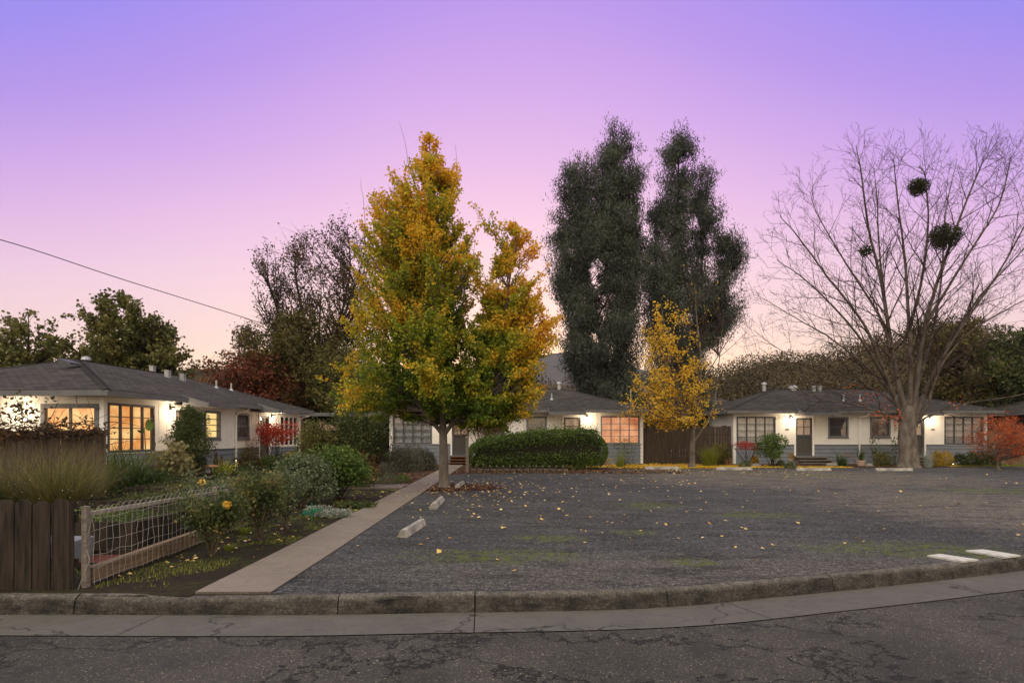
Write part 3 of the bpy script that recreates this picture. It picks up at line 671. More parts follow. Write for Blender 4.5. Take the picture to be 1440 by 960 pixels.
def door(root, fn, x0, x1, zf, panes=True):
    t = MB(fn)
    for a, b, c, d in ((x0 - .09, x0, zf, 2.46 + .09), (x1, x1 + .09, zf, 2.46 + .09), (x0, x1, 2.46, 2.55)): t.box(a, b, -.09, .03, c, d)
    D = t.build('door', M['trimwhite'], root, bevel=.004)
    s = MB(fn); r = .085
    for a, b, c, d in ((x0, x0 + r, zf, 2.46), (x1 - r, x1, zf, 2.46), (x0 + r, x1 - r, 2.46 - r, 2.46), (x0 + r, x1 - r, zf, zf + .16), (x0 + r, x1 - r, zf + 1.02, zf + 1.12)): s.box(a, b, -.06, -.012, c, d)
    s.build('screen_door', M['darkframe'], D)
    s = MB(fn); s.box(x0 + r, x1 - r, -.05, -.044, zf + .16, zf + 1.02); s.build('panel', M['door'], D)
    s = MB(fn); s.poly([(x0 + r, -.05, zf + 1.12), (x1 - r, -.05, zf + 1.12), (x1 - r, -.05, 2.46 - r), (x0 + r, -.05, 2.46 - r)]); s.build('pane', M['glass'], D)
    s = MB(fn); s.poly([(x0 + r, -.10, zf + 1.1), (x1 - r, -.10, zf + 1.1), (x1 - r, -.10, 2.46), (x0 + r, -.10, 2.46)]); s.build('curtain', M['curtain_half'], D)
    s = MB(fn); mid = (x0 + x1) / 2; s.box(mid - .015, mid + .015, -.045, -.02, zf + 1.12, 2.46 - r); s.box(x0 + r, x1 - r, -.045, -.02, zf + 1.52, zf + 1.55); s.build('muntin', M['darkframe'], D)
    s = MB(fn); s.tube([(x1 - .045, -.012, zf + .98), (x1 - .045, .05, zf + .98), (x1 - .045, .05, zf + 1.10), (x1 - .045, -.012, zf + 1.10)], .009, 6); s.build('handle', M['metal'], D)
    s = MB(fn); s.box(x0 - .09, x1 + .09, -.09, .09, zf - .05, zf); s.build('threshold', M['greytrim'], D)
def awning(root, fn, x0, x1):
    m = MB(fn)   # little shed roof that carries the main roof out over the door
    zt = ZE + .16; za = ZE - .02; out_ = 1.25
    m.poly([(x0, .35, zt + .09), (x1, .35, zt + .09), (x1, out_, za), (x0, out_, za)], [(x0, 1.3), (x1, 1.3), (x1, 0), (x0, 0)])
    A = m.build('door_awning', M['shingle'], root)
    m = MB(fn); m.box(x0 - .02, x1 + .02, out_ - .0, out_ + .03, za - .15, za + .012)
    for xx in (x0, x1):
        m.prism([(.35, za - .14), (out_ - .002, za - .14), (out_ - .002, za - .006), (.35, zt + .08)], xx - .02, xx + .02)
    m.build('fascia', M['fascia'], A)
    m = MB(fn); m.poly([(x0, .0, ZE - .11), (x1, .0, ZE - .11), (x1, out_, za - .13), (x0, out_, za - .13)]); m.build('soffit', M['trimwhite'], A)
def duplex(name, label, loc, rz, cfg):
    root = thing(name, label, 'house', loc, rz)
    fn = lambda a, b, c: (a, -b, c)                      # b = outwards from the facade
    zf = .46
    w1, w2 = (.22, 2.14), (HL - 2.14, HL - .22)
    s1, s2 = (5.08, 5.98), (7.3, 8.2)
    d1, d2 = (3.28, 4.16), (HL - 4.16, HL - 3.28)
    zb, zt_ = 1.13, 2.46
    holes = [(w1[0] - .07, w1[1] + .07, zb - .07, zt_ + .07), (w2[0] - .07, w2[1] + .07, zb - .07, zt_ + .07)] + [(s[0] - .07, s[1] + .07, 1.52 - .07, 2.42 + .07) for s in (s1, s2)] + [(d[0] - .09, d[1] + .09, zf - .0, 2.55) for d in (d1, d2)]
    m = MB(fn); wall_with_holes(m, 0, HL, ZW, ZE, .12, holes)
    # end wall near corner (x = 0) and the other sides
    ew = lambda a, b, c: (-b, a, c)
    eh = [(.20, 1.86, 1.02, 2.44)] if cfg.get('endwin') else []
    m2 = MB(ew); wall_with_holes(m2, .12, HD, ZW, ZE, .12, eh)
    k = len(m.v); m.v += m2.v; m.f += [[i + k for i in f] for f in m2.f]; m.uv += m2.uv
    m.fn = None; m.box(HL - .12, HL, .12, HD, ZW, ZE); m.box(.12, HL - .12, HD - .12, HD, 0.0, ZE)
    wall_mb = m
    b = MB(fn)
    for i in range(1, int(HL / .405)):
        xx = i * .405
        zs = [(ZW + .02, ZE - .12)]
        for h in holes:
            if h[0] - .05 < xx < h[1] + .05:
                nz_ = []
                for (p, q) in zs:
                    if h[2] - .05 > p: nz_.append((p, min(q, h[2] - .06)))
                    if h[3] + .02 < q: nz_.append((max(p, h[3] + .02), q))
                zs = nz_
        for p, q in zs:
            if q - p > .06: b.box(xx - .014, xx + .014, .0015, .010, p, q)
    k = len(wall_mb.v); wall_mb.v += b.v; wall_mb.f += [[i + k for i in f] for f in b.f]; wall_mb.uv += b.uv
    wall_mb.build('wall', M['white'], root)
    # lap siding below (each course tilted) on facade and near end
    s = MB(fn); n_ = 5; hh = ZW / n_
    runs = [(0.02, d1[0] - .09), (d1[1] + .09, d2[0] - .09), (d2[1] + .09, HL - .02)]
    for i in range(n_):
        z0, z1 = i * hh, (i + 1) * hh
        rr = runs if z1 > zf + .1 else [(0.02, HL - .02)]
        for (p, q) in rr: s.prism([(-.12, z0), (.036, z0), (.008, z1 - .003), (-.12, z1 - .003)], p, q)
    s2m = MB(ew)
    for i in range(n_): s2m.prism([(-.12, i * hh), (.036, i * hh), (.008, (i + 1) * hh - .003), (-.12, (i + 1) * hh - .003)], .13, HD)
    k = len(s.v); s.v += s2m.v; s.f += [[i + k for i in f] for f in s2m.f]; s.uv += s2m.uv
    s.fn = None; s.box(HL - .12, HL - .022, .13, HD, 0, ZW - .004)
    s.build('siding', M['siding'], root)
    t = MB(fn)
    for (p, q) in runs: t.box(p, q, .0, .055, ZW - .005, ZW + .02)
    t.build('water_table', M['greytrim'], root)
    t = MB(fn); t.box(-.03, .11, -.10, .034, .0, ZE); t.build('corner_board', M['trimwhite'], root); t = MB(fn); t.box(HL - .11, HL + .03, -.10, .034, 0, ZE); t.build('corner_board', M['trimwhite'], root)
    t = MB(fn); t.box(.11, HL - .11, .0, .020, ZE - .11, ZE - .002); t.build('frieze', M['trimwhite'], root)
    # roof
    ov = .52; zt = ZE + .14; zr = ZE + 1.58
    X0, X1, Ya, Yb = -ov, HL + ov, -ov, HD + ov; ry = HD / 2; r0, r1 = KX, HL - KX
    sl = math.hypot(ry + ov, zr - zt); se = math.hypot(KX + ov, zr - zt)
    r = MB()
    def curb_roof(): pass
    r.poly([(X0, Ya, zt), (X1, Ya, zt), (r1, ry, zr), (r0, ry, zr)], [(X0, 0), (X1, 0), (r1, sl), (r0, sl)])
    r.poly([(X1, Yb, zt), (X0, Yb, zt), (r0, ry, zr), (r1, ry, zr)], [(X1, 0), (X0, 0), (r0, sl), (r1, sl)])
    r.poly([(X0, Yb, zt), (X0, Ya, zt), (r0, ry, zr)], [(Yb, 0), (Ya, 0), (ry, se)])
    r.poly([(X1, Ya, zt), (X1, Yb, zt), (r1, ry, zr)], [(Ya, 0), (Yb, 0), (ry, se)])
    R = r.build('roof', M['shingle'], root)
    # ridge and hip caps
    cp = MB()
    def cap(p, q):
        p, q = Vector(p), Vector(q); L_ = (q - p).length; k_ = max(2, int(L_ / .22)); rng = random.Random(int(L_ * 100))
        for i in range(k_):
            a = p.lerp(q, i / k_); c = p.lerp(q, min(1, (i + 1.15) / k_)); d = (q - p).normalized(); u = d.cross(Vector((0, 0, 1))).normalized() * .13
            z0 = Vector((0, 0, .014)); z1 = Vector((0, 0, .026)); dn = Vector((0, 0, -.035))
            cp.poly([a - u + dn + z1, a + z1, c + z0, c - u + dn + z0], [(0, 0), (.13, 0), (.13, .2), (0, .2)]); cp.poly([a + z1, a + u + dn + z1, c + u + dn + z0, c + z0], [(0, 0), (.13, 0), (.13, .2), (0, .2)])
    cap((r0, ry, zr), (r1, ry, zr)); cap((X0, Ya, zt), (r0, ry, zr)); cap((X1, Ya, zt), (r1, ry, zr)); cap((X0, Yb, zt), (r0, ry, zr)); cap((X1, Yb, zt), (r1, ry, zr))
    cp.build('ridge_cap', M['shingle'], R)
    fa = MB(); th = .03
    fa.box(X0 - th, X1 + th, Ya - th, Ya, ZE - .03, zt - .012); fa.box(X0 - th, X1 + th, Yb, Yb + th, ZE - .03, zt - .012)
    fa.box(X0 - th, X0, Ya, Yb, ZE - .03, zt - .012); fa.box(X1, X1 + th, Ya, Yb, ZE - .03, zt - .012); fa.build('fascia', M['fascia'], R)
    so_ = MB(); so_.box(X0, X1, Ya, -.036, ZE + .002, ZE + .02); so_.box(X0, -.036, -.036, HD + .04, ZE + .002, ZE + .02); so_.box(HL + .036, X1, -.036, HD + .04, ZE + .002, ZE + .02); so_.build('soffit', M['trimwhite'], R)
    for (vx, vt, kind) in cfg['vents']:                   # vt: 0 at the eave, 1 at the ridge, >1 on the back slope
        vy = Ya + (ry - Ya) * vt; vz = zt + (zr - zt) * min(vt, 2 - vt)
        v = MB()
        if kind == 'box': v.box(vx - .09, vx + .09, vy - .09, vy + .09, vz - .1, vz + .27); v.box(vx - .11, vx + .11, vy - .11, vy + .11, vz + .27, vz + .30)
        elif kind == 'pipe': v.lathe([(.13, -.06), (.06, .06), (.04, .06), (.04, .34), (.001, .34)], (vx, vy, vz), 10)
        elif kind == 'dome': v.lathe([(.20, -.06), (.18, .05), (.27, .06), (.26, .16), (.16, .24), (.001, .27)], (vx, vy, vz), 14)
        elif kind == 'cap': v.lathe([(.11, -.1), (.10, .30), (.17, .30), (.15, .40), (.001, .45)], (vx, vy, vz), 12)
        elif kind == 'slot': v.prism([(vy - .22, vz - .08), (vy - .22, vz + .0), (vy + .22, vz + .14), (vy + .22, vz + .02)], vx - .25, vx + .25)
        v.build('roof_vent', M['metal'] if kind != 'slot' else M['darkframe'], R)
    # openings
    c1, c2, k1, k2 = cfg['big1'], cfg['big2'], cfg['small1'], cfg['small2']
    window(root, fn, w1[0], w1[1], zb, zt_, 4, 4, c1[0], c1[1], .07, .028, vm=cfg.get('vm', .05), label=c1[2] if len(c1) > 2 else None)
    window(root, fn, w2[0], w2[1], zb, zt_, 4, 4, c2[0], c2[1], .07, .028, vm=.04, label=c2[2] if len(c2) > 2 else None)
    window(root, fn, s1[0], s1[1], 1.52, 2.42, 1, k1[2] if len(k1) > 2 else 2, k1[0], 'greytrim', .09, .03, blind=k1[1], sill='greytrim')
    window(root, fn, s2[0], s2[1], 1.52, 2.42, 1, 2, k2[0], 'greytrim', .09, .03, blind=k2[1], sill='greytrim')
    door(root, fn, d1[0], d1[1], zf); door(root, fn, d2[0], d2[1], zf)
    awning(root, fn, d1[0] - .12, 5.0); awning(root, fn, HL - 5.0, d2[1] + .12)
    for (lx, pw) in cfg['lights']: porch_light(root, fn, lx, 2.40 - .0, pw)
    for dx in cfg['spouts']: downspout(root, fn, dx)
    for (d_, ex) in ((d1, cfg.get('ex1', .6)), (d2, cfg.get('ex2', .4))):
        st = MB(fn)
        for i, zt2 in enumerate((.40, .26, .12)):
            st.box(d_[0] - .1, d_[1] + ex + .1 * i, .03 + .32 * i, .05 + .32 * (i + 1), zt2 - .04, zt2)
            st.box(d_[0] - .07, d_[1] + ex - .03 + .1 * i, .05 + .32 * i, .07 + .32 * i + .02, 0, zt2 - .042)
        st.build('steps', M['redwood' if cfg.get('red') else 'greywood'], root)
    for px_ in cfg.get('plaques', []):
        pl = MB(fn); pl.box(px_ - .10, px_ + .10, .003, .02, 1.80, 1.90); pl.build('number_plate', M['stone'], root)
    return root, fn, ew
right_cfg = dict(big1=('curtain_pale', 'darkframe'), big2=('curtain', 'darkframe'), small1=('dark', True), small2=('dark', True), lights=[(2.98, 26), (HL - 2.98, 24)], spouts=[6.62],
    vents=[(5.0, .97, 'dome'), (6.05, .9, 'box'), (6.4, .9, 'box'), (6.6, .42, 'pipe'), (7.5, .42, 'pipe'), (3.3, .98, 'cap')], ex1=.75, plaques=[2.82, HL - 2.82])
R_, fnr, _ = duplex('house', 'long white bungalow behind the big leafless tree, at the right', ((1032 - CX) / 26.6, Y1, gz(Y1) - .03), 0, right_cfg)
wa = MB(fnr); ax = (1262 - 1032) / 26.6
for k_ in range(3):
    wa.tube([(ax + .16 * math.cos(t) , .03, 1.78 + .16 * k_ * .9 + .15 * math.sin(t)) for t in [i * .5 + k_ * 1.5 for i in range(8)]], .008, 5)
wa.tube([(ax - .2, .03, 2.2), (ax + .2, .03, 2.2), (ax + .2, .03, 1.5)], .008, 5)
wa.build('wall_hanging', M['copper'], None); tag(bpy.data.objects['wall_hanging'], 'thin copper wire wall hanging on the white siding, left of the leafless tree trunk', 'wall art'); bpy.data.objects['wall_hanging'].location = R_.location
mid_cfg = dict(big1=('curtain_grey', 'darkframe', 'multi pane window with grey curtain and small ornaments'), big2=('curtain_orange', 'greytrim', 'multi pane window glowing orange'), small1=('dark', True), small2=('dark', True, 3), lights=[(2.85, 16), (HL - 2.95, 26)], spouts=[6.72],
    vents=[(HL - 4.1, .98, 'cap'), (HL - 4.7, .45, 'pipe'), (5.5, .7, 'box')], red=True, ex1=.35)
M_, fnm, _ = duplex('house', 'white bungalow at the end of the walk, behind the clipped hedge', ((548.5 - CX) / 26.6, Y1, gz(Y1)), 0, mid_cfg)
left_cfg = dict(big1=('curtain_lit', 'darkframe', 'large multi pane window glowing amber'), big2=('dark', 'trimwhite', 'dark window with white glazing bars'), small1=('curtain_yellow', False, 4), small2=('dark', True), lights=[(3.0, 30), (HL - 3.05, 26)], spouts=[7.15, HL - .02],
    vents=[(2.4, .78, 'slot'), (5.0, 1.12, 'cap'), (8.1, 1.02, 'box'), (7.6, .80, 'box'), (8.2, .74, 'box'), (9.8, .62, 'pipe'), (10.9, .6, 'pipe')], endwin=True, vm=.055)
L_, fnl, ewl = duplex('house', 'white bungalow with amber lit windows along the left side of the garden', (-11.83, 17.3, gz(17.3)), math.radians(86), left_cfg)
for o in list(M_.children):                          # only the right hand pair of panes glow fully: a half drawn curtain
    pass
# near end wall of the left house: wide window in a heavy grey surround, wall lamp beside it
W = window(L_, ewl, .27, 1.79, 1.10, 2.36, 2, 1, 'curtain_lit', 'greytrim', .13, .05, label='amber lit window in a heavy grey surround'); 
porch_light(L_, ewl, 2.55, 2.30, 34)
br = MB(ewl); br.tube([(.45, .45, ZE - .02), (.45, .45, ZE - .30), (.10, .04, ZE - .36)], .03, 5); br.build('gutter_spout', M['greytrim'], L_)
# ornaments on the sills of the middle house
for i in range(9):
    px_ = .35 + .2 * i; o = MB(fnm); rr = .02 + .012 * ((i * 7) % 3); o.lathe([(.001, 0), (rr, .01), (rr * 1.3, .06), (rr * .5, .10), (rr * .7, .13), (.001, .14)], (px_, .085, 1.13 + .667 - .014 if i != 6 else 1.80), 8)
# ============================================================ other buildings
def simple_building(name, label, x0, x1, y0, y1, z, zt, wallm, roofm, rise, over=.5, win=None):
    r = thing(name, label, 'building', ((x0 + x1) / 2, y0, z)); ox, oy = (x0 + x1) / 2, y0
    m = MB(); m.box(x0 - ox, x1 - ox, 0, y1 - y0, 0, zt); m.build('wall', wallm, r)
    a, b, c, d = x0 - ox - over, x1 - ox + over, -over, y1 - y0 + over; k = min((b - a), (d - c)) / 2
    m = MB(); cy_ = (c + d) / 2; 
    if (b - a) > (d - c): p, q = (a + k, cy_), (b - k, cy_)
    else: p = q = ((a + b) / 2, cy_)
    zt2 = zt + .12; zr = zt2 + rise
    m.poly([(a, c, zt2), (b, c, zt2), (*q, zr), (*p, zr)], [(a, 0), (b, 0), (q[0], k), (p[0], k)]); m.poly([(b, d, zt2), (a, d, zt2), (*p, zr), (*q, zr)], [(b, 0), (a, 0), (p[0], k), (q[0], k)])
    m.poly([(a, d, zt2), (a, c, zt2), (*p, zr)], [(d, 0), (c, 0), (0, k)]); m.poly([(b, c, zt2), (b, d, zt2), (*q, zr)], [(c, 0), (d, 0), (0, k)])
    R = m.build('roof', roofm, r); m = MB(); m.box(a, b, c, d, zt + .004, zt + .11); m.build('fascia', M['fascia'], R)
    if win:
        f2 = lambda A, B, Cc: (A - ox, -B, Cc)
        window(r, f2, *win, 2, 2, 'dark', 'greytrim', .07, .04)
    return r
simple_building('back_building', 'pale sided building with a dark window, behind the board fence at the right', 12.0, 16.2, 38.5, 45, .13, 2.9, M['white'], M['shingle'], 1.2, .5)
bw = bpy.data.objects['back_building']
f2 = lambda A, B, Cc: (A, -B - .001, Cc)
sdg = MB(f2)
for i in range(9): sdg.prism([(.0, .2 + i * .3), (.035, .2 + i * .3), (.012, .497 + i * .3), (.0, .497 + i * .3)], -2.1, 2.1)
sdg.build('lap_siding', M['white'], bw)
f3 = lambda A, B, Cc: (A, -B - .11, Cc); window(bw, f3, .05, 1.45, 1.35, 2.6, 2, 2, 'dark', 'greytrim', .08, .05)
simple_building('neighbour_building', 'dark eaved building at the far right edge behind the red maple', 31.2, 38, 36, 43, .13, 2.75, M['brownwood'], M['shingle'], 1.3, .6)
# carport between the left and middle houses
cp_ = thing('carport', 'low dark carport roof on posts between the left and middle bungalows', 'carport', (-9.0, 34.0, .13))
m = MB(); m.box(-3.1, 2.6, -.3, 4.5, 2.62, 2.80); R = m.build('roof', M['shingle'], cp_)
m = MB(); m.box(-3.14, 2.64, -.34, -.304, 2.60, 2.79); m.build('fascia', M['fascia'], R)
for xx in (-2.9, -.3, 2.3): m = MB(); m.box(xx - .06, xx + .06, -.1, .02, 0, 2.61); m.build('post', M['trimwhite'] if xx == 2.3 else M['brownwood'], cp_)
m = MB(); m.box(-3.0, 2.5, 4.3, 4.4, 0, 2.61); m.build('back_wall', M['brownwood'], cp_)
um = thing('patio_umbrella', 'brown canvas umbrella under the eave past the left bungalow', 'umbrella', (-10.35, 32.6, .13))
m = MB()
for i in range(8):
    a, b = 2 * PI * i / 8, 2 * PI * (i + 1) / 8; m.poly([(0, 0, 2.25), (1.35 * math.cos(a), 1.35 * math.sin(a), 1.78), (1.35 * math.cos(b), 1.35 * math.sin(b), 1.78)])
m.build('canopy', M['umbrella'], um); m = MB(); m.tube([(0, 0, 0), (0, 0, 2.3)], .022, 8); m.build('pole', M['redwood'], um)
# ============================================================ fences
def board_fence(name, label, p, q, h, bw, m, ears=False, z0=0, seed=1, gap=.006, rails=(.25, .75), post_every=2.4, tilt=.0, hz=None):
    p, q = np.array(p, float), np.array(q, float); L_ = np.linalg.norm(q - p); d = (q - p) / L_
    ang = math.atan2(d[1], d[0]); root = thing(name, label, 'fence', (p[0], p[1], gz(p[1])), ang)
    rr = random.Random(seed); b = MB(); x = 0
    while x < L_ - .02:
        w_ = min(bw * rr.uniform(.93, 1.05), L_ - x); t = h + rr.uniform(-.02, .02) * (2 if not ears else .6); lean = rr.uniform(-.006, .006); th = .018; yo = rr.uniform(-.006, .006)
        e = w_ * .24 if ears else 0
        prof = [(x + gap, 0), (x + w_ - gap, 0), (x + w_ - gap + lean, t - e), (x + w_ - gap - e + lean, t), (x + gap + e + lean, t), (x + gap + lean, t - e)] if ears else [(x + gap, 0), (x + w_ - gap, 0), (x + w_ - gap + lean, t), (x + gap + lean, t)]
        A = [b.pt((u, yo, v)) for u, v in prof]; Bk = [b.pt((u, yo + th, v)) for u, v in prof]; k = len(prof)
        for i in range(k): j = (i + 1) % k; b.f.append([A[i], A[j], Bk[j], Bk[i]]); b.uv.append(None)
        b.f.append(A); b.uv.append(None); b.f.append(Bk[::-1]); b.uv.append(None)
        x += w_
    b.build('boards', m, root)
    r = MB()
    for zz in rails: r.box(0, L_, .03, .07, h * zz, h * zz + .085)
    r.build('rails', m, root)
    x = 0
    while x < L_ + .1:
        pm = MB(); xx = min(x, L_ - .05); pm.box(xx, xx + .09, .071, .16, 0, h * .97); pm.build('post', m, root); x += post_every
    return root
board_fence('board_fence', 'low dog eared dark board fence at the kerb, bottom left corner', (-8.6, 6.22), (-4.56, 6.22), .93, .19, M['darkwood'], True, seed=3)
board_fence('board_fence', 'tall weathered board fence overgrown with dead vine, left edge', (-19, 13.4), (-9.12, 13.4), 1.72, .14, M['brownwood'], False, seed=5, gap=.0015)
board_fence('board_fence', 'tall brown board fence joining the middle and right bungalows', ((907.5 - CX) / 26.6, 31.9), ((1031 - CX) / 26.6, 31.9), 2.0, .15, M['brownwood'], False, seed=8)
board_fence('board_fence', 'warm brown board fence behind the orange maple, right edge', (24.9, 31.2), (31, 29.6), 1.75, .15, M['tanwood'], False, seed=9)
# wire loop fence along the garden strip
def FX(yy): return -4.47 - .045 * (yy - 6.3)
wf = thing('wire_fence', 'pale wire loop fence with wooden rails beside the garden strip', 'fence', (FX(6.3), 6.3, 0))
ox, oy = FX(6.3), 6.3; rr = random.Random(5)
for yy in (6.32, 9.35, 12.0, 14.6):
    m = MB(); m.box(FX(yy) - ox - .065, FX(yy) - ox - .01, yy - oy - .03, yy - oy + .03, gz(yy), .86 - (0 if yy < 7 else .05)); m.build('post', M['greywood'], wf)
rl = MB()
for y0_, y1_, z0_, z1_ in ((6.36, 9.31, .80, .74), (9.39, 11.96, .74, .70), (12.04, 14.5, .70, .70)):
    a, b = FX(y0_) - ox, FX(y1_) - ox
    rl.v += [(a - .05, y0_ - oy, z0_ - .045), (a - .012, y0_ - oy, z0_ - .045), (a - .012, y0_ - oy, z0_), (a - .05, y0_ - oy, z0_), (b - .05, y1_ - oy, z1_ - .045), (b - .012, y1_ - oy, z1_ - .045), (b - .012, y1_ - oy, z1_), (b - .05, y1_ - oy, z1_)]
    k = len(rl.v) - 8; rl.f += [[k, k + 3, k + 2, k + 1], [k + 4, k + 5, k + 6, k + 7], [k, k + 1, k + 5, k + 4], [k + 1, k + 2, k + 6, k + 5], [k + 2, k + 3, k + 7, k + 6], [k + 3, k, k + 4, k + 7]]; rl.uv += [None] * 6
rl.build('top_rail', M['palewood'], wf)
kb = MB()
for y0_, y1_, z0_ in ((6.4, 9.3, .17), (9.36, 11.9, .19), (12, 14.4, .2)):
    a, b = FX(y0_) - ox, FX(y1_) - ox
    for (dx0, dx1, za, zb2) in ((-.05, -.02, .03, z0_), (-.11, -.015, z0_ + .002, z0_ + .025)):
        kb.v += [(a + dx0, y0_ - oy, za), (a + dx1, y0_ - oy, za), (a + dx1, y0_ - oy, zb2), (a + dx0, y0_ - oy, zb2), (b + dx0, y1_ - oy, za), (b + dx1, y1_ - oy, za), (b + dx1, y1_ - oy, zb2 + .02), (b + dx0, y1_ - oy, zb2 + .02)]
        k = len(kb.v) - 8; kb.f += [[k, k + 3, k + 2, k + 1], [k + 4, k + 5, k + 6, k + 7], [k, k + 1, k + 5, k + 4], [k + 1, k + 2, k + 6, k + 5], [k + 2, k + 3, k + 7, k + 6], [k + 3, k, k + 4, k + 7]]; kb.uv += [None] * 6
kb.build('kick_board', M['tanwood'], wf)
wr = MB(); sp = .115; nw = int(8.2 / sp)
for i in range(nw):
    yy = 6.36 + i * sp; zt_ = .74 - .010 * i * sp + rr.uniform(-.008, .008)
    pts = [(FX(yy) - ox + .012 + rr.uniform(-.012, .012) * (k != 3), yy - oy + rr.uniform(-.016, .016), .02 + (zt_ - .02) * k / 5) for k in range(6)]
    wr.tube(pts, .0032, 4, False)
    if i % 1 == 0:       # loops over the top
        yc = yy + sp; lp = [(FX(yy) - ox + .014, yy - oy + sp * 2 * t, zt_ + .11 * math.sin(PI * t)) for t in [k / 8 for k in range(9)]]
        wr.tube(lp, .0032, 4, False)
for z_ in (.06, .19, .33, .47, .60, .72):
    pts = [(FX(yy) - ox + .018 + rr.uniform(-.006, .006), yy - oy, z_ * (1 - .012 * (yy - 6.3)) + rr.uniform(-.018, .018)) for yy in np.arange(6.34, 14.5, .23)]
    wr.tube(pts, .0032, 4, False)
wr.tube([(.02, .02, .72), (-.03, .0, .45), (.03, -.02, .3), (-.02, -.06, .12), (-.05, -.08, .0)], .004, 4, False)
wr.build('wire_mesh', M['wire'], wf)
# low picket fence in front of the hedge, and its tall end post
pk = thing('picket_fence', 'low picket fence with pale tops along the foot of the hedge', 'fence', (*G(657, 665)[:2], gz(25)))
X0_ = G(657, 665)
m = MB()
for i in range(15):
    xx = .12 + i * .27; h_ = .27 if i > 2 else .33; m.prism([(xx - .035, 0), (xx + .035, 0), (xx + .035, h_ - .04), (xx, h_), (xx - .035, h_ - .04)], -.01, .01, 'y') if False else m.box(xx - .03, xx + .03, -.012, .012, .0, h_)
m.build('pickets', M['brownwood'], pk)
m = MB()
for i in range(15):
    xx = .12 + i * .27; h_ = .27 if i > 2 else .33; m.lathe([(.001, h_ + .045), (.026, h_ + .035), (.036, h_ + .01), (.03, h_ - .004)], (xx, 0, 0), 8)
m.build('caps', M['stone'], pk)
m = MB(); m.box(.1, 4.1, .014, .045, .12, .17); m.build('rail', M['greywood'], pk)
m = MB(); m.box(-.06, .06, -.06, .06, 0, 1.42); m.lathe([(.085, 1.42), (.085, 1.45), (.05, 1.49), (.001, 1.50)], (0, 0, 0), 8); m.build('post', M['greywood'], pk)
# ============================================================ wheel stops, boards
def stop_mesh(Ls):
    m = MB(); pf = [(-.085, 0), (.085, 0), (.065, .06), (.04, .125), (.02, .135), (-.02, .135), (-.04, .125), (-.065, .06)]
    m.prism(pf, -Ls / 2, Ls / 2, 'x'); return m
def wheel_stop(px, py, Ls, ang, label, group=None, dz=0):
    g = G(px, py) if px > 50 else np.array([px, py, gz(py)]); m = stop_mesh(Ls); o = m.build('wheel_stop', M['stop'], None, (g[0], g[1], g[2] - .010 + dz), bevel=.008); o.rotation_euler = (0, 0, math.radians(ang))
    tag(o, label, 'wheel stop', 'concrete wheel stops round the gravel lot'); return o
wheel_stop(-1.66, 10.0, 1.3, 85, 'white concrete wheel stop nearest the kerb beside the walk')
wheel_stop(-1.70, 13.6, 1.65, 90, 'white concrete wheel stop beside the bark chips under the ginkgo')
wheel_stop(-1.60, 18.35, 1.4, 88, 'small far white concrete wheel stop just right of the ginkgo trunk')
wheel_stop(931, 659.5, 1.55, 2, 'dull concrete wheel stop half sunk in yellow leaves beside the slim golden tree')
wheel_stop(1032, 660.5, 1.6, 0, 'concrete wheel stop in front of the small dark red maple')
wheel_stop(1144, 661.5, 1.5, 0, 'concrete wheel stop in front of the dark front door steps')
wheel_stop(1257, 661.8, 1.6, 0, 'concrete wheel stop in front of the leafless tree trunk')
for (pts, lb) in (([(1304, 783), (1322, 781), (1376, 789), (1352, 791.5)], 'worn white board lying in the moss by the kerb, the left one'), ([(1358, 776), (1382, 774.5), (1435, 783), (1412, 785.5)], 'clean white board lying in the moss by the kerb, the right one')):
    q = [G(*p) for p in pts]; c = sum(q) / 4; m = MB()
    m.poly([tuple((p - c) + [0, 0, .022]) for p in q]); n_ = 4
    for i in range(4): j = (i + 1) % 4; m.poly([tuple(q[i] - c), tuple(q[j] - c), tuple((q[j] - c) + [0, 0, .022]), tuple((q[i] - c) + [0, 0, .022])])
    o = m.build('marker_board', M['paintwhite'], None, (c[0], c[1], c[2] + .006)); tag(o, lb, 'board', 'white boards by the kerb')
# ============================================================ trees
def unit(v): return v / (np.linalg.norm(v) + 1e-9)
def bez(p0, p1, p2, n=8):
    t = np.linspace(0, 1, n)[:, None]; return (1 - t) ** 2 * p0 + 2 * t * (1 - t) * p1 + t * t * p2
def jitter(path, amp, rng):
    j = rng.normal(size=path.shape) * amp; j[0] = 0; return path + np.cumsum(j, 0) * .5
class Crown:
    """a lobe of a crown given by its outline rows [(row, left, right)] in the photo at distance d"""
    def __init__(s, rows, d, cyoff=0.0, depth=1.0):
        r = sorted([(H + (HY - a) / F * d, (b - CX) / F * d, (c - CX) / F * d) for a, b, c in rows])
        s.z = np.array([q[0] for q in r]); s.l = np.array([q[1] for q in r]); s.r = np.array([q[2] for q in r]); s.d = d + cyoff; s.depth = depth
    def c(s, z): return (np.interp(z, s.z, s.l) + np.interp(z, s.z, s.r)) / 2
    def R(s, z): return (np.interp(z, s.z, s.r) - np.interp(z, s.z, s.l)) / 2
    def sample(s, rng, inner=.35):
        while True:
            z = rng.uniform(s.z[0], s.z[-1])
            if rng.rand() < (s.R(z) / s.R(s.z).max()) * .85 + .15: break
        a = rng.uniform(0, 2 * PI); k = inner + (1 - inner) * rng.rand() ** .55; R = s.R(z)
        return np.array([s.c(z) + R * k * math.cos(a), s.d + R * s.depth * k * math.sin(a), z]), k
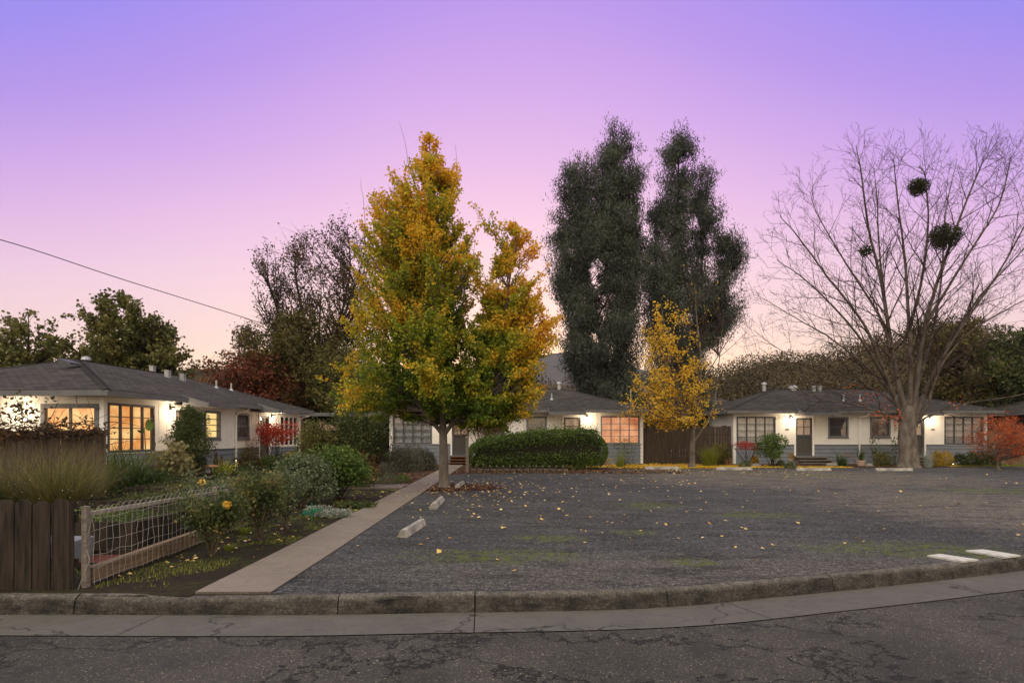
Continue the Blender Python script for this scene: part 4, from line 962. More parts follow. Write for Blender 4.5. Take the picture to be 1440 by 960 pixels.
def crown_tree(root_name, label, cat, base, leader, r0, lobes, nb, leafm, barkm, size, per, cr, rng, rise=.9, inner=.35, hole=.0, hole_s=.6, tstart=.35, droop=0, up=0, aspect=.62, tintf=None, nsub=3, rb=.35, trunkpaths=None, group=None, sides=6, dirs=False, tmax=1.0, clump=.0, sublen=.32, thin=1.0, zmin=None, extra=None):
    """leader: list of world points from the ground to the top"""
    root = thing(root_name, label, cat, base, 0, group); base = np.asarray(base, float)
    leader = np.array(leader, float); n = len(leader)
    ll = catmull3(leader, 6); zt = ll[:, 2]
    rad = r0 * (1 - .93 * np.linspace(0, 1, len(ll)) ** .8); rad[0] *= 1.35; rad[1] *= 1.1
    paths = [(ll, rad)] + [(catmull3(np.array(p), 5), np.linspace(a, b, 5 * (len(p) - 1) + 1)) for p, a, b in (trunkpaths or [])]
    zm = base[2] + .2 * (ll[-1, 2] - base[2]) if zmin is None else zmin
    cand = [p[p[:, 2] > zm] for p, _ in paths]; crad = [r[p[:, 2] > zm] for p, r in paths]
    tw = []; centers = []; dd = []
    for lobe, cnt in zip(lobes, nb):
        for i in range(cnt):
            tip, k = lobe.sample(rng, inner)
            # nearest stem point lower than the tip
            best = None
            for ci, (cp_, rr_) in enumerate(zip(cand, crad)):
                hd = np.hypot(cp_[:, 0] - tip[0], cp_[:, 1] - tip[1]); want = tip[2] - rise * hd
                sc = np.abs(cp_[:, 2] - want) + hd * .35 + (cp_[:, 2] > tip[2] - .1) * 4
                j = int(np.argmin(sc))
                if best is None or sc[j] < best[0]: best = (sc[j], cp_[j], rr_[j])
            a = best[1]; L_ = np.linalg.norm(tip - a)
            out_ = tip - a; mid = a + out_ * .55 + np.array([0, 0, -.10 * L_ if rise > .3 else .12 * L_])
            path = jitter(bez(a, mid, tip, 8), .012 * L_, rng)
            ra = min(best[2] * .55, .012 + .012 * L_) * 1.0
            tw.append((path, np.linspace(max(ra, .008), .004, 8)))
            subs = [(path, tstart)]
            for q in range(nsub):
                t = rng.uniform(.3, .95); pp = path[int(t * 7)]; dv = unit(out_) * .6 + unit(rng.normal(size=3)) * .8 + np.array([0, 0, rise * .4]); sl_ = L_ * rng.uniform(.5, 1) * sublen + .15
                e_ = pp + unit(dv) * sl_; sp_ = jitter(bez(pp, (pp + e_) / 2 + rng.normal(size=3) * .03 * sl_, e_, 5), .01 * sl_, rng)
                tw.append((sp_, np.linspace(max(ra * .45, .006), .003, 5))); subs.append((sp_, .15))
            for (pt_, ts) in subs:
                Lp = np.linalg.norm(pt_[-1] - pt_[0]); m_ = max(2, int(per * (Lp * (1 - ts)) * thin + rng.rand()))
                t = ts + (tmax - ts) * rng.rand(m_); f = t * (len(pt_) - 1); i0 = np.clip(f.astype(int), 0, len(pt_) - 2); fr = (f - i0)[:, None]
                c = pt_[i0] * (1 - fr) + pt_[i0 + 1] * fr
                if clump:
                    cc = rng.normal(size=(max(1, m_ // 14), 3)) * cr; c = c + cc[rng.randint(0, len(cc), m_)] + rng.normal(size=c.shape) * cr * clump
                else: c = c + rng.normal(size=c.shape) * cr
                centers.append(c); dd.append(np.tile(unit(pt_[-1] - pt_[0]), (m_, 1)))
    centers = np.concatenate(centers); dd = np.concatenate(dd)
    if hole:
        nz_ = fnoise(centers, hole_s, 11); keep = nz_ > hole; centers = centers[keep]; dd = dd[keep]
    tint = tintf(centers) if tintf else fnoise(centers, 1.1, 7)
    tubes_obj('trunk', paths, barkm, root, base, 10)
    if extra: tw = tw + extra
    tubes_obj('branches', tw, barkm, root, base, 4)
    leaves_obj('crown', centers, size, rng, leafm, root, base, tint, aspect=aspect, droop=droop, up=up, dirs=dd * .8 if dirs else None)
    return root, len(centers)
def catmull3(p, per=6):
    p = np.array(p, float); o = []
    for i in range(len(p) - 1):
        a, b, c, d = p[max(i - 1, 0)], p[i], p[i + 1], p[min(i + 2, len(p) - 1)]
        for k in range(per):
            t = k / per; o.append(.5 * ((2 * b) + (-a + c) * t + (2 * a - 5 * b + 4 * c - d) * t * t + (-a + 3 * b - 3 * c + d) * t ** 3))
    o.append(p[-1]); return np.array(o)
cnt = {}
# ---- the big ginkgo
gb = G(624, 686); gd = gb[1]; rng = np.random.RandomState(21)
lead = [gb, P(624, 650, gd), P(623, 605, gd), P(622, 550, gd), P(620, 480, gd), P(617, 400, gd), P(613, 310, gd), P(606, 240, gd), P(604, 200, gd)]
l1 = Crown([(192, 598, 618), (215, 582, 636), (240, 566, 650), (262, 520, 658), (300, 503, 672), (350, 492, 682), (400, 478, 695), (450, 466, 705), (500, 466, 712), (540, 458, 712), (558, 462, 700), (573, 505, 690), (584, 570, 680)], gd)
l2 = Crown([(320, 716, 734), (345, 705, 758), (380, 680, 770), (430, 670, 782), (480, 668, 788), (520, 668, 786), (550, 665, 772), (580, 650, 748), (603, 640, 700)], gd, -.2)
def gtint(c):
    z = (c[:, 2] - 3) / 8.5; right = np.clip((c[:, 0] + .2) / 2.2, 0, 1); nz_ = fnoise(c, 2.0, 31); hl = np.hypot(c[:, 0] + 2.3, c[:, 1] - gd) / 3.4
    return np.clip(.16 + .48 * z + .16 * right + .34 * np.clip(hl, 0, 1) ** 1.5 + (nz_ - .5) * .85, 0, 1)
tp = [([P(624, 612, gd), P(606, 590, gd - .2), P(592, 572, gd - .4), P(560, 520, gd - .8)], .075, .02), ([P(625, 610, gd), P(640, 590, gd - .2), P(668, 560, gd - .3), P(700, 480, gd - .4), P(722, 360, gd - .3), P(727, 322, gd - .3)], .075, .012)]
tws = []
for (px, py, l_) in ((574, 205, .8), (640, 218, .4), (508, 268, .35), (697, 335, .5), (717, 322, .4)):
    a = P(px + (4 if px < 600 else -4), py + 75, gd); e_ = P(px - 6 + rng.uniform(-6, 6), py - l_ * 42, gd + rng.uniform(-.2, .2)); tws.append((jitter(bez(a, (a + e_) / 2 + [.10, .05, 0], e_, 8), .03, rng), np.linspace(.010, .003, 8)))
l3 = Crown([(375, 655, 700), (420, 640, 715), (480, 630, 730), (540, 630, 730), (580, 640, 720)], gd, -.1)
_, cnt['ginkgo'] = crown_tree('ginkgo_tree', 'tall green and gold ginkgo in full leaf, standing in the bark chips beside the walk', 'tree', gb, lead, .165, [l1, l2, l3], [300, 180, 130], L['ginkgo'], M['barkgrey'], .070, 130, .062, rng, rise=1.2, inner=.2, hole=.345, hole_s=1.2, tintf=gtint, nsub=4, tstart=.28, trunkpaths=tp, aspect=.95, sublen=.30, zmin=1.9, extra=tws)
# ---- slim golden ginkgo, mostly bare above
yb = G(973, 657); yd = yb[1]; rng = np.random.RandomState(5)
lead = [yb, P(974, 625, yd), P(976, 595, yd), P(983, 550, yd), P(985, 500, yd), P(980, 450, yd), P(977, 400, yd)]
m1 = Crown([(420, 922, 945), (455, 908, 966), (485, 896, 985), (510, 888, 1000), (540, 882, 1016), (560, 876, 1022), (580, 884, 1010), (600, 925, 985)], yd)
tp = [([P(975, 622, yd), P(990, 600, yd), P(1003, 575, yd + .1), P(1010, 520, yd + .3), P(1018, 440, yd + .4)], .06, .010), ([P(976, 598, yd), P(960, 560, yd - .2), P(942, 500, yd - .3), P(930, 430, yd - .3)], .06, .010), ([P(982, 550, yd), P(1010, 500, yd - .2), P(1050, 440, yd)], .035, .008)]
_, cnt['gold'] = crown_tree('ginkgo_tree', 'slim golden leaved ginkgo before the brown board fence, its top already bare', 'tree', yb, lead, .16, [m1], [150], L['gold'], M['barkpale'], .095, 30, .09, rng, rise=.75, inner=.2, hole=.39, hole_s=.9, nsub=3, tstart=.3, trunkpaths=tp, aspect=.95, sublen=.3, thin=.85)
tws = []
yg = bpy.data.objects['ginkgo_tree.001']
for i in range(90):
    a0 = rng.uniform(-1.25, 1.25); t0 = rng.uniform(.25, .95); ps = [P(982, 560, yd), P(985, 480, yd), P(978, 430, yd), P(1010, 500, yd), P(1015, 460, yd), P(940, 500, yd), P(950, 540, yd)]
    a = ps[rng.randint(len(ps))] + rng.normal(size=3) * .05; l_ = rng.uniform(1.0, 3.0); dv = unit(np.array([math.sin(a0) * .9, rng.normal() * .45, math.cos(a0) + .25])); e_ = a + dv * l_
    p_ = jitter(bez(a, a + dv * l_ * .5 - [0, 0, .1 * l_], e_, 8), .015 * l_, rng); tws.append((p_, np.linspace(.014, .004, 8)))
    for q in range(4):
        s_ = p_[rng.randint(2, 7)]; e2 = s_ + unit(dv + rng.normal(size=3) * .5) * rng.uniform(.3, .9); tws.append((jitter(bez(s_, (s_ + e2) / 2, e2, 5), .01, rng), np.linspace(.007, .003, 5)))
tubes_obj('twigs', tws, M['twigbrown'], yg, yb, 4)
cc = np.concatenate([p_[2:] for p_, _ in tws[::3]]); cc = cc[rng.rand(len(cc)) < .22] + rng.normal(size=(1, 3)) * .02
cc = cc[(cc[:, 0] < (1012 - CX) / F * yd) & (cc[:, 0] > (900 - CX) / F * yd)]
leaves_obj('sparse_leaves', cc, .09, rng, L['gold'], yg, yb, aspect=.9)
# ---- two eucalyptus trees, several leaning stems each
def euca(label, base_px, d, leadpx, stems, lobes, nb, seed):
    rng = np.random.RandomState(seed); b = P(base_px, 613 + 1.47 / d * F, d)
    lead = [b] + [P(x_, y_, d) for x_, y_ in leadpx]
    tp = [([P(x_, y_, d + o_) for x_, y_ in s_], .22, .03) for s_, o_ in stems]
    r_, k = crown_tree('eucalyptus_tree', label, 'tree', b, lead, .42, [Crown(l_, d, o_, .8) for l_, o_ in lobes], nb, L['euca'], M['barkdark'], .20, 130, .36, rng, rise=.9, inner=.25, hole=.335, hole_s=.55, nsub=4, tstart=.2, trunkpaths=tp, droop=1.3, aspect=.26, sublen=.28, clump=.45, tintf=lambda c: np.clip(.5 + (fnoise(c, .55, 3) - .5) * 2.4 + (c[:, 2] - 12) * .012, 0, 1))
    return k
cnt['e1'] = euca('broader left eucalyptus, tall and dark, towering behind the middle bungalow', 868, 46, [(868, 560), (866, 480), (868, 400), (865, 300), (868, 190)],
    [([(866, 560), (845, 480), (825, 400), (805, 290), (800, 250)], -.6), ([(868, 540), (880, 460), (890, 380), (893, 300), (885, 230)], .7), ([(864, 570), (840, 520), (815, 460), (795, 400)], .4)],
    [([(174, 862, 878), (195, 838, 892), (230, 822, 902), (270, 822, 908), (320, 826, 912), (380, 826, 914)], 0), ([(236, 792, 812), (260, 782, 830), (300, 772, 840), (345, 767, 845), (390, 772, 838), (425, 790, 850)], -.6),
     ([(310, 820, 890), (380, 800, 905), (440, 790, 905), (500, 792, 900), (550, 805, 900), (580, 812, 895)], -.8), ([(420, 795, 840), (470, 790, 850), (530, 800, 850), (565, 815, 850)], -.5)], [190, 110, 260, 60], 2)
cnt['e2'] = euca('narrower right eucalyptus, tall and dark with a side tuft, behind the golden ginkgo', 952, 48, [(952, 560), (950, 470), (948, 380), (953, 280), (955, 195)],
    [([(952, 560), (975, 470), (985, 400), (990, 300), (997, 240)], .6), ([(956, 530), (990, 450), (1015, 400), (1030, 350)], -.4), ([(950, 540), (930, 450), (922, 350), (930, 280)], .5)],
    [([(182, 948, 962), (205, 930, 976), (240, 926, 984), (290, 918, 986), (340, 904, 985), (400, 892, 990)], 0), ([(232, 990, 1004), (255, 982, 1014), (290, 980, 1019), (320, 984, 1022), (350, 975, 1010)], .6),
     ([(330, 1012, 1034), (350, 1000, 1046), (372, 1000, 1044), (400, 990, 1040), (430, 985, 1040), (455, 975, 1025)], -.4), ([(390, 900, 985), (440, 895, 1015), (490, 900, 1000), (540, 900, 985), (580, 905, 970)], -.5)], [180, 55, 75, 190], 4)
# ---- the large leafless tree
bb = G(1278, 657); bd = bb[1]; rng = np.random.RandomState(12)
bt = thing('bare_tree', 'huge leafless spreading tree with dark mistletoe balls in its crown, at the right', 'tree', bb)
paths = []
tr = catmull3(np.array([bb + [0, 0, -.05], P(1278, 640, bd), P(1276, 615, bd), P(1276, 596, bd), P(1278, 566, bd)]), 5)
trr = np.interp(np.linspace(0, 1, len(tr)), [0, .1, .3, .6, .8, .92, 1], [.60, .45, .405, .37, .34, .26, .10])
paths_t = [(tr, trr)]
limbs = [  # path in the photo (x,y), depth offset at the tip, start radius
    ([(1272, 592), (1258, 560), (1243, 520), (1215, 455), (1165, 390), (1120, 330), (1098, 305)], -1.0, .135), ([(1275, 588), (1262, 530), (1253, 480), (1240, 400), (1222, 320), (1212, 240), (1206, 205)], 1.0, .16),
    ([(1278, 586), (1280, 520), (1277, 450), (1272, 370), (1262, 290), (1256, 225)], -1.0, .15), ([(1281, 588), (1290, 530), (1300, 460), (1322, 380), (1352, 300), (1376, 240), (1382, 222)], -.8, .16), ([(1284, 592), (1300, 550), (1330, 490), (1375, 420), (1430, 360), (1470, 310)], 1.0, .14),
    ([(1285, 598), (1303, 572), (1313, 540), (1328, 505), (1370, 460), (1430, 425), (1480, 400)], -1.4, .10), ([(1272, 598), (1250, 585), (1205, 570), (1150, 560), (1090, 530), (1050, 500)], 1.2, .06), ([(1285, 600), (1310, 582), (1360, 566), (1420, 556), (1460, 545)], -1.2, .055),
    ([(1258, 560), (1225, 520), (1175, 480), (1115, 445), (1065, 415)], 1.6, .08), ([(1253, 490), (1235, 440), (1190, 370), (1150, 300), (1140, 265)], 3.0, .085), ([(1277, 470), (1295, 400), (1305, 320), (1300, 250), (1292, 232)], -3.4, .085), ([(1288, 545), (1312, 470), (1325, 380), (1330, 300), (1345, 225)], 3.6, .09),
    ([(1250, 540), (1205, 470), (1140, 400), (1092, 365)], -3.4, .085), ([(1300, 550), (1340, 480), (1400, 390), (1450, 300), (1465, 240)], -2.8, .085), ([(1262, 530), (1248, 440), (1236, 350), (1232, 270), (1228, 235)], 2.4, .08), ([(1305, 450), (1360, 360), (1402, 290), (1416, 240), (1420, 222)], 2.4, .08),
    ([(1266, 575), (1225, 545), (1160, 528), (1095, 490), (1060, 465)], 3.0, .055)]
def grow(path, rad, level, rng):
    paths.append((path, rad)); 
    if level >= 4: return
    Lt = np.linalg.norm(np.diff(path, axis=0), axis=1).sum()
    dens = {0: 1.9, 1: 2.6, 2: 3.3, 3: 2.4}[level]; k = max(1, int(Lt * dens * rng.uniform(.8, 1.2)))
    lo = {0: .22, 1: .18, 2: .12, 3: .1}[level]; side = rng.rand() * 6.28
    for i in range(k):
        t = lo + (1 - lo) * (i + rng.rand()) / k; t = min(t, .985); f = t * (len(path) - 1); j = int(f); p = path[j] * (1 - (f - j)) + path[min(j + 1, len(path) - 1)] * (f - j)
        dv = unit(path[min(j + 1, len(path) - 1)] - path[max(j - 1, 0)]); side += 2.4 + rng.normal() * .4
        u = unit(np.cross(dv, [.2, .3, .93])); w_ = np.cross(dv, u); out_ = u * math.cos(side) + w_ * math.sin(side)
        an = rng.uniform(.45, .85); d2 = unit(dv * math.cos(an) + out_ * math.sin(an) + np.array([0, 0, .04]))
        Lc = {0: 2.7, 1: 1.3, 2: .72, 3: .38}[level] * (1.15 - .75 * t) * rng.uniform(.6, 1.25)
        r_ = np.interp(f, np.arange(len(rad)), rad); r0_ = max(min(r_ * .55, .012 * Lc + .006), .0055)
        if Lc < .12: continue
        nn = 7 if level < 2 else 4
        e_ = p + d2 * Lc + np.array([0, 0, .05 * Lc]); mid = p + d2 * Lc * .5 - np.array([0, 0, .02 * Lc])
        pp = jitter(bez(p, mid, e_, nn), .022 * Lc, rng)
        grow(pp, np.linspace(r0_, max(.005, r0_ * .35), nn), level + 1, rng)
for (pl, dy, r0_) in limbs:
    q = np.array([P(x_, y_, bd + dy * (i / (len(pl) - 1))) for i, (x_, y_) in enumerate(pl)]); pth = jitter(catmull3(q, 4), .02, rng)
    grow(pth, .86 * r0_ * (1 - .93 * np.linspace(0, 1, len(pth)) ** .75) * (1 + (.9 if r0_ > .095 and pl[0][1] > 580 else .3) * np.exp(-np.linspace(0, 1, len(pth)) * 14)) + .006, 0, rng)
big = [p for p in paths if p[1][0] > .05]; small = [p for p in paths if p[1][0] <= .05]
cnt['bare'] = len(paths)
# limbs flare into the trunk
tubes_obj('trunk', paths_t, M['barkpale'], bt, bb, 18); tubes_obj('limbs', big, M['barklimb'], bt, bb, 8); tubes_obj('twigs', small, M['twigbrown'], bt, bb, 3)
for (mx, my, mr, mo, k) in ((1291, 263, .42, -.6, 1900), (1328, 333, .62, -.9, 3600), (1218, 353, .30, -.8, 420)):
    c = P(mx, my, bd + mo); v = rng.normal(size=(k, 3)); v /= np.linalg.norm(v, axis=1, keepdims=True); v = v * (rng.rand(k, 1) ** .4) * mr * (.55 + 1.0 * fnoise(v, 3.2, 5)[:, None]); v[:, 2] *= .9
    leaves_obj('mistletoe', c + v, .11, rng, L['mistletoe'], bt, bb, dirs=v * 1.2, aspect=.35)
c = np.concatenate([P(x_, y_, bd - .9) + rng.normal(size=(15, 3)) * .16 for x_, y_ in ((1232, 582), (1240, 584), (1250, 586), (1214, 566), (1244, 574), (1200, 548), (1258, 590), (1225, 560), (1262, 586), (1345, 566))])
leaves_obj('clinging_leaves', c, .10, rng, L['mapleorange'], bt, bb)
# ---- background trees behind the left house
def bgtree(name, label, px, d, toppx, rows, nb, lm, size, per, cr, seed, bark='barkdark', r0=.25, hole=.33, rise=.8, inner=.2, stems=None, lean=0, **kw):
    rng = np.random.RandomState(seed); b = np.array([(px - CX) / F * d, d, gz(d)]); t = P(toppx[0], toppx[1], d)
    lead = [b, b * .65 + t * .35 + [lean, 0, 0], b * .3 + t * .7 + [lean * .5, 0, 0], t]
    r_, k = crown_tree(name, label, 'tree', b, lead, r0, [Crown(rows, d, 0, .8)], [nb], L[lm], M[bark], size, per, cr, rng, rise=rise, inner=inner, hole=hole, **kw); return k
cnt['lt1'] = bgtree('broadleaf_tree', 'dense olive green tree at the far left edge behind the roof', 40, 36, (40, 445), [(436, 20, 50), (450, 0, 75), (465, -30, 98), (490, -50, 108), (520, -50, 110), (570, -30, 105)], 170, 'olive', .20, 24, .12, 31, hole=.38, aspect=.9, hole_s=.8)
cnt['lt2'] = bgtree('broadleaf_tree', 'tall rounded olive green tree rising behind the ridge of the left bungalow', 178, 38, (178, 425), [(412, 142, 158), (422, 125, 205), (440, 108, 232), (465, 100, 255), (490, 98, 272), (520, 105, 280), (560, 115, 285)], 260, 'olive', .20, 27, .12, 32, hole=.38, aspect=.9, hole_s=.8)
cnt['red'] = bgtree('red_leaf_tree', 'low spreading dark red tree behind the left bungalow roof', 350, 36, (350, 510), [(495, 310, 390), (508, 285, 425), (525, 272, 440), (550, 270, 450), (590, 300, 440)], 170, 'redtree', .16, 26, .16, 33, hole=.28)
cnt['semi'] = bgtree('half_bare_tree', 'tall half bare brown leaved tree left of the big ginkgo', 440, 40, (452, 400), [(305, 470, 500), (325, 425, 520), (345, 355, 540), (380, 350, 550), (420, 342, 550), (460, 360, 545), (500, 380, 540)], 230, 'sparse', .15, 13, .17, 34, hole=.42, hole_s=.5, nsub=7, r0=.28, rise=1.2, trunkpaths=[([P(442, 560, 40), P(415, 500, 40.5), P(385, 420, 41), P(368, 360, 41)], .16, .02), ([P(444, 550, 40), P(470, 480, 39.5), P(500, 400, 39), P(515, 345, 39)], .16, .02), ([P(443, 540, 40), P(430, 460, 41), P(415, 380, 41.5), P(425, 335, 41.5)], .14, .02), ([P(444, 540, 40), P(475, 460, 41), P(492, 380, 41), P(488, 318, 41)], .14, .02)])
cnt['oak'] = bgtree('oak_tree', 'dark broad oak under the half bare tree, left of the big ginkgo', 420, 37.5, (420, 455), [(438, 385, 440), (455, 350, 480), (480, 335, 500), (520, 345, 520), (560, 380, 530), (590, 420, 530)], 240, 'oak', .18, 30, .18, 35, hole=.32)
cnt['oak2'] = bgtree('oak_tree', 'mottled green and yellow tree leaning over the carport roof', 490, 35.5, (490, 500), [(490, 440, 540), (520, 420, 560), (560, 425, 570), (590, 440, 560)], 130, 'olive', .15, 30, .16, 36, hole=.34)
cnt['yg'] = bgtree('broadleaf_tree', 'yellow green tree rising behind the right bungalow, under the leafless tree', 1352, 42, (1352, 455), [(448, 1310, 1375), (465, 1290, 1400), (490, 1280, 1412), (530, 1285, 1415), (570, 1295, 1415)], 170, 'oak', .20, 24, .2, 37, hole=.36)
cnt['yg2'] = bgtree('broadleaf_tree', 'dark green tree at the far right edge beyond the right bungalow', 1440, 40, (1440, 470), [(462, 1400, 1480), (480, 1385, 1500), (530, 1380, 1510), (590, 1390, 1500)], 190, 'darkgreen', .20, 26, .2, 38, hole=.3)
cnt['dk'] = bgtree('broadleaf_tree', 'dark bushy tree behind the brown board fence and golden ginkgo', 950, 37, (950, 545), [(535, 900, 1000), (555, 880, 1015), (590, 880, 1015), (625, 890, 1010)], 170, 'darkgreen', .16, 30, .16, 39, hole=.2)
# scraggly distant tops at the left gap
cnt['gap'] = bgtree('broadleaf_tree', 'small round topped tree in the gap beyond the dark red tree', 350, 60, (350, 470), [(455, 335, 365), (468, 325, 375), (490, 325, 375), (520, 330, 372)], 60, 'sparse', .24, 20, .2, 44, hole=.3)
# ---- wooded ridges: a mass of far trees
def ridge(name, label, rows, d0, d1, n_, size, lm, seed, low=560, depth_rise=0.0, per=140):
    """rows: crest outline (x, y) in the photo"""
    rng = np.random.RandomState(seed); xs = [r[0] for r in rows]; ysr = [r[1] for r in rows]; cs = []
    for i in range(n_):
        px = rng.uniform(xs[0], xs[-1]); k = rng.rand(); d = d0 + (d1 - d0) * k; crest_ = np.interp(px, xs, ysr); py = crest_ + (low - crest_) * (1 - k) * rng.uniform(.6, 1.0) + rng.uniform(0, 5)
        c = P(px, py, d); r_ = rng.uniform(1.2, 2.4) * d / 60
        m_ = per; v = rng.normal(size=(m_, 3)); v /= np.linalg.norm(v, axis=1, keepdims=True); v *= r_ * (.65 + .4 * rng.rand(m_, 1)) * np.array([1.15, 1, .85]); v[:, 2] = np.where(v[:, 2] < -.3 * r_, -.3 * r_, v[:, 2])
        c2 = c - [0, 0, r_ * .8] + v; t_ = np.full(m_, rng.rand()); cs.append((c2, t_))
    Cn = np.concatenate([a for a, _ in cs]); T_ = np.concatenate([b for _, b in cs]); T_ = T_ * .75 + fnoise(Cn, .6, 9) * .3
    keep = fnoise(Cn, .35, 19) > .30; Cn = Cn[keep]; T_ = T_[keep]
    o = leaves_obj(name, Cn, size, rng, L[lm], None, (0, 0, 0), T_, aspect=.8); tag(o, label, 'woodland', kind='stuff'); return len(Cn)
cnt['rid'] = ridge('wooded_hillside', 'brown and olive wooded ridge behind the right bungalow', [(985, 520), (1020, 505), (1060, 492), (1100, 487), (1150, 484), (1200, 472), (1260, 455), (1300, 440), (1340, 432), (1400, 450), (1440, 462), (1520, 470), (1650, 470)], 52, 95, 1000, .24, 'wood', 51, per=210)
cnt['rid2'] = ridge('wooded_hillside', 'low brown wooded slope seen between the ginkgo and the eucalyptus', [(640, 530), (700, 520), (740, 515), (770, 524), (800, 535), (850, 540), (900, 545)], 90, 170, 150, .8, 'wood', 52, low=565, per=90)
cnt['rid3'] = ridge('wooded_hillside', 'distant pale treetops in the gap above the dark red tree', [(240, 500), (280, 498), (320, 490), (345, 492), (400, 500), (480, 505), (560, 520), (640, 530)], 70, 110, 130, .5, 'wood', 53, low=560, per=100)
cnt['rid4'] = ridge('wooded_hillside', 'low trees behind the left bungalow at the far left edge', [(-300, 490), (-100, 480), (0, 478), (60, 482), (150, 490), (250, 505)], 48, 70, 110, .4, 'wood', 54, low=560, per=120)
# ---- far mountain and the terrain of the ridges
def hillmat(name, c1, c2):
    m, nt, out = new_mat(name); n = N(nt); g = n.obj(); f = n.noise(g, .012, 6, .65); f2 = n.noise(g, .12, 4, .7)
    col = n.mix(n.ramp(f, [(.35, (0, 0, 0)), (.65, (1, 1, 1))]), c1, c2); n.pbsdf(out, col, .95, n.bump(n.math('ADD', f, f2), .8, 4.0), 0, .1); return m
def terrain(name, crest, d, width, foot, m, seed, nx=120, ny=14, rough=1.0):
    """crest: (photo x, photo y) outline at distance d; falls away to the ground on both sides"""
    xs = np.linspace(crest[0][0], crest[-1][0], nx); yy = np.interp(xs, [c[0] for c in crest], [c[1] for c in crest]); V = []; Fq = []
    for j in range(ny):
        t = -1 + 2 * j / (ny - 1); dd_ = d + t * width; fall = math.cos(t * PI / 2) ** 1.2
        X = (xs - CX) / F * d * (1 + t * width / d * .3); Z = (H + (HY - yy) / F * d) * fall + foot
        nz_ = fnoise(np.stack([X, np.full(nx, dd_), np.zeros(nx)], 1), 6.0 / width, seed) - .5
        V += [(x_, dd_, z_ + q * rough * fall) for x_, z_, q in zip(X, Z, nz_)]
    for j in range(ny - 1):
        for i in range(nx - 1): Fq.append([j * nx + i, j * nx + i + 1, (j + 1) * nx + i + 1, (j + 1) * nx + i])
    o = link(name, np_mesh(name, V, Fq, 4, True), m); tag(o, kind='structure'); return o
terrain('mountain', [(300, 560), (500, 540), (640, 520), (700, 512), (745, 502), (772, 497), (800, 496), (830, 505), (900, 522), (1000, 535), (1150, 545), (1300, 560)], 2600, 700, -2, hillmat('mountain_forest', (.035, .036, .034), (.055, .052, .045)), 3, rough=60)
terrain('hill', [(560, 570), (640, 545), (720, 532), (780, 540), (850, 552), (960, 560)], 150, 60, -1, hillmat('brown_hill', (.05, .038, .025), (.08, .06, .035)), 5, rough=5)
terrain('hill', [(960, 545), (1040, 515), (1150, 505), (1260, 492), (1340, 475), (1440, 490), (1600, 480), (1900, 520)], 98, 44, -1, hillmat('olive_hill', (.035, .03, .018), (.06, .05, .03)), 6, rough=4)
terrain('hill', [(-500, 520), (-100, 505), (100, 510), (250, 515), (330, 512), (450, 520), (600, 545)], 112, 38, -1, bpy.data.materials['olive_hill'], 7, rough=4)
# ============================================================ shrubs and garden plants
SR = [900]
def rngn(): SR[0] += 1; return np.random.RandomState(SR[0])
def base_of(px, py): return G(px, py)
def lumps(w, h, rng, k=9, dep=1.0):
    o = []
    for i in range(k):
        a = rng.uniform(0, 2 * PI); r = rng.rand() ** .6 * .55
        o.append((np.array([math.cos(a) * r * w / 2, math.sin(a) * r * w / 2 * dep, h * rng.uniform(.22, .70)]), rng.uniform(.42, .62)))
    return o
def ball_pts(n_, w, h, rng, k=9, dep=1.0, shell=.55, lift=.0):
    ls = lumps(w, h, rng, k, dep); P_ = []
    for c, s_ in ls:
        m_ = n_ // k; v = rng.normal(size=(m_, 3)); v /= np.linalg.norm(v, axis=1, keepdims=True); r = shell + (1 - shell) * rng.rand(m_, 1); nz_ = .8 + .5 * vnoise(v, 2.2, rng.randint(99))[:, None]
        P_.append(c + v * r * nz_ * s_ * np.array([w / 2, w / 2 * dep, h / 2]))
    q = np.concatenate(P_) * np.array([1.12, 1.12, 1.08]); q[:, 2] = np.maximum(q[:, 2], .02 + lift * h * rng.rand(len(q))); return q
def stems(b0, pts, rng, k=10, r=.008, m_='twigbrown', root=None, spread=.08):
    ps = []
    for i in range(k):
        e_ = pts[rng.randint(len(pts))]; s_ = np.array([rng.uniform(-spread, spread), rng.uniform(-spread, spread), 0]); mid = (s_ + e_) / 2 + np.array([0, 0, .15 * abs(e_[2])]) * rng.uniform(-.2, 1)
        ps.append((jitter(bez(s_, mid, e_, 7), .01, rng), np.linspace(r, r * .35, 7)))
    tubes_obj('stems', ps, M[m_], root, (0, 0, 0), 5)
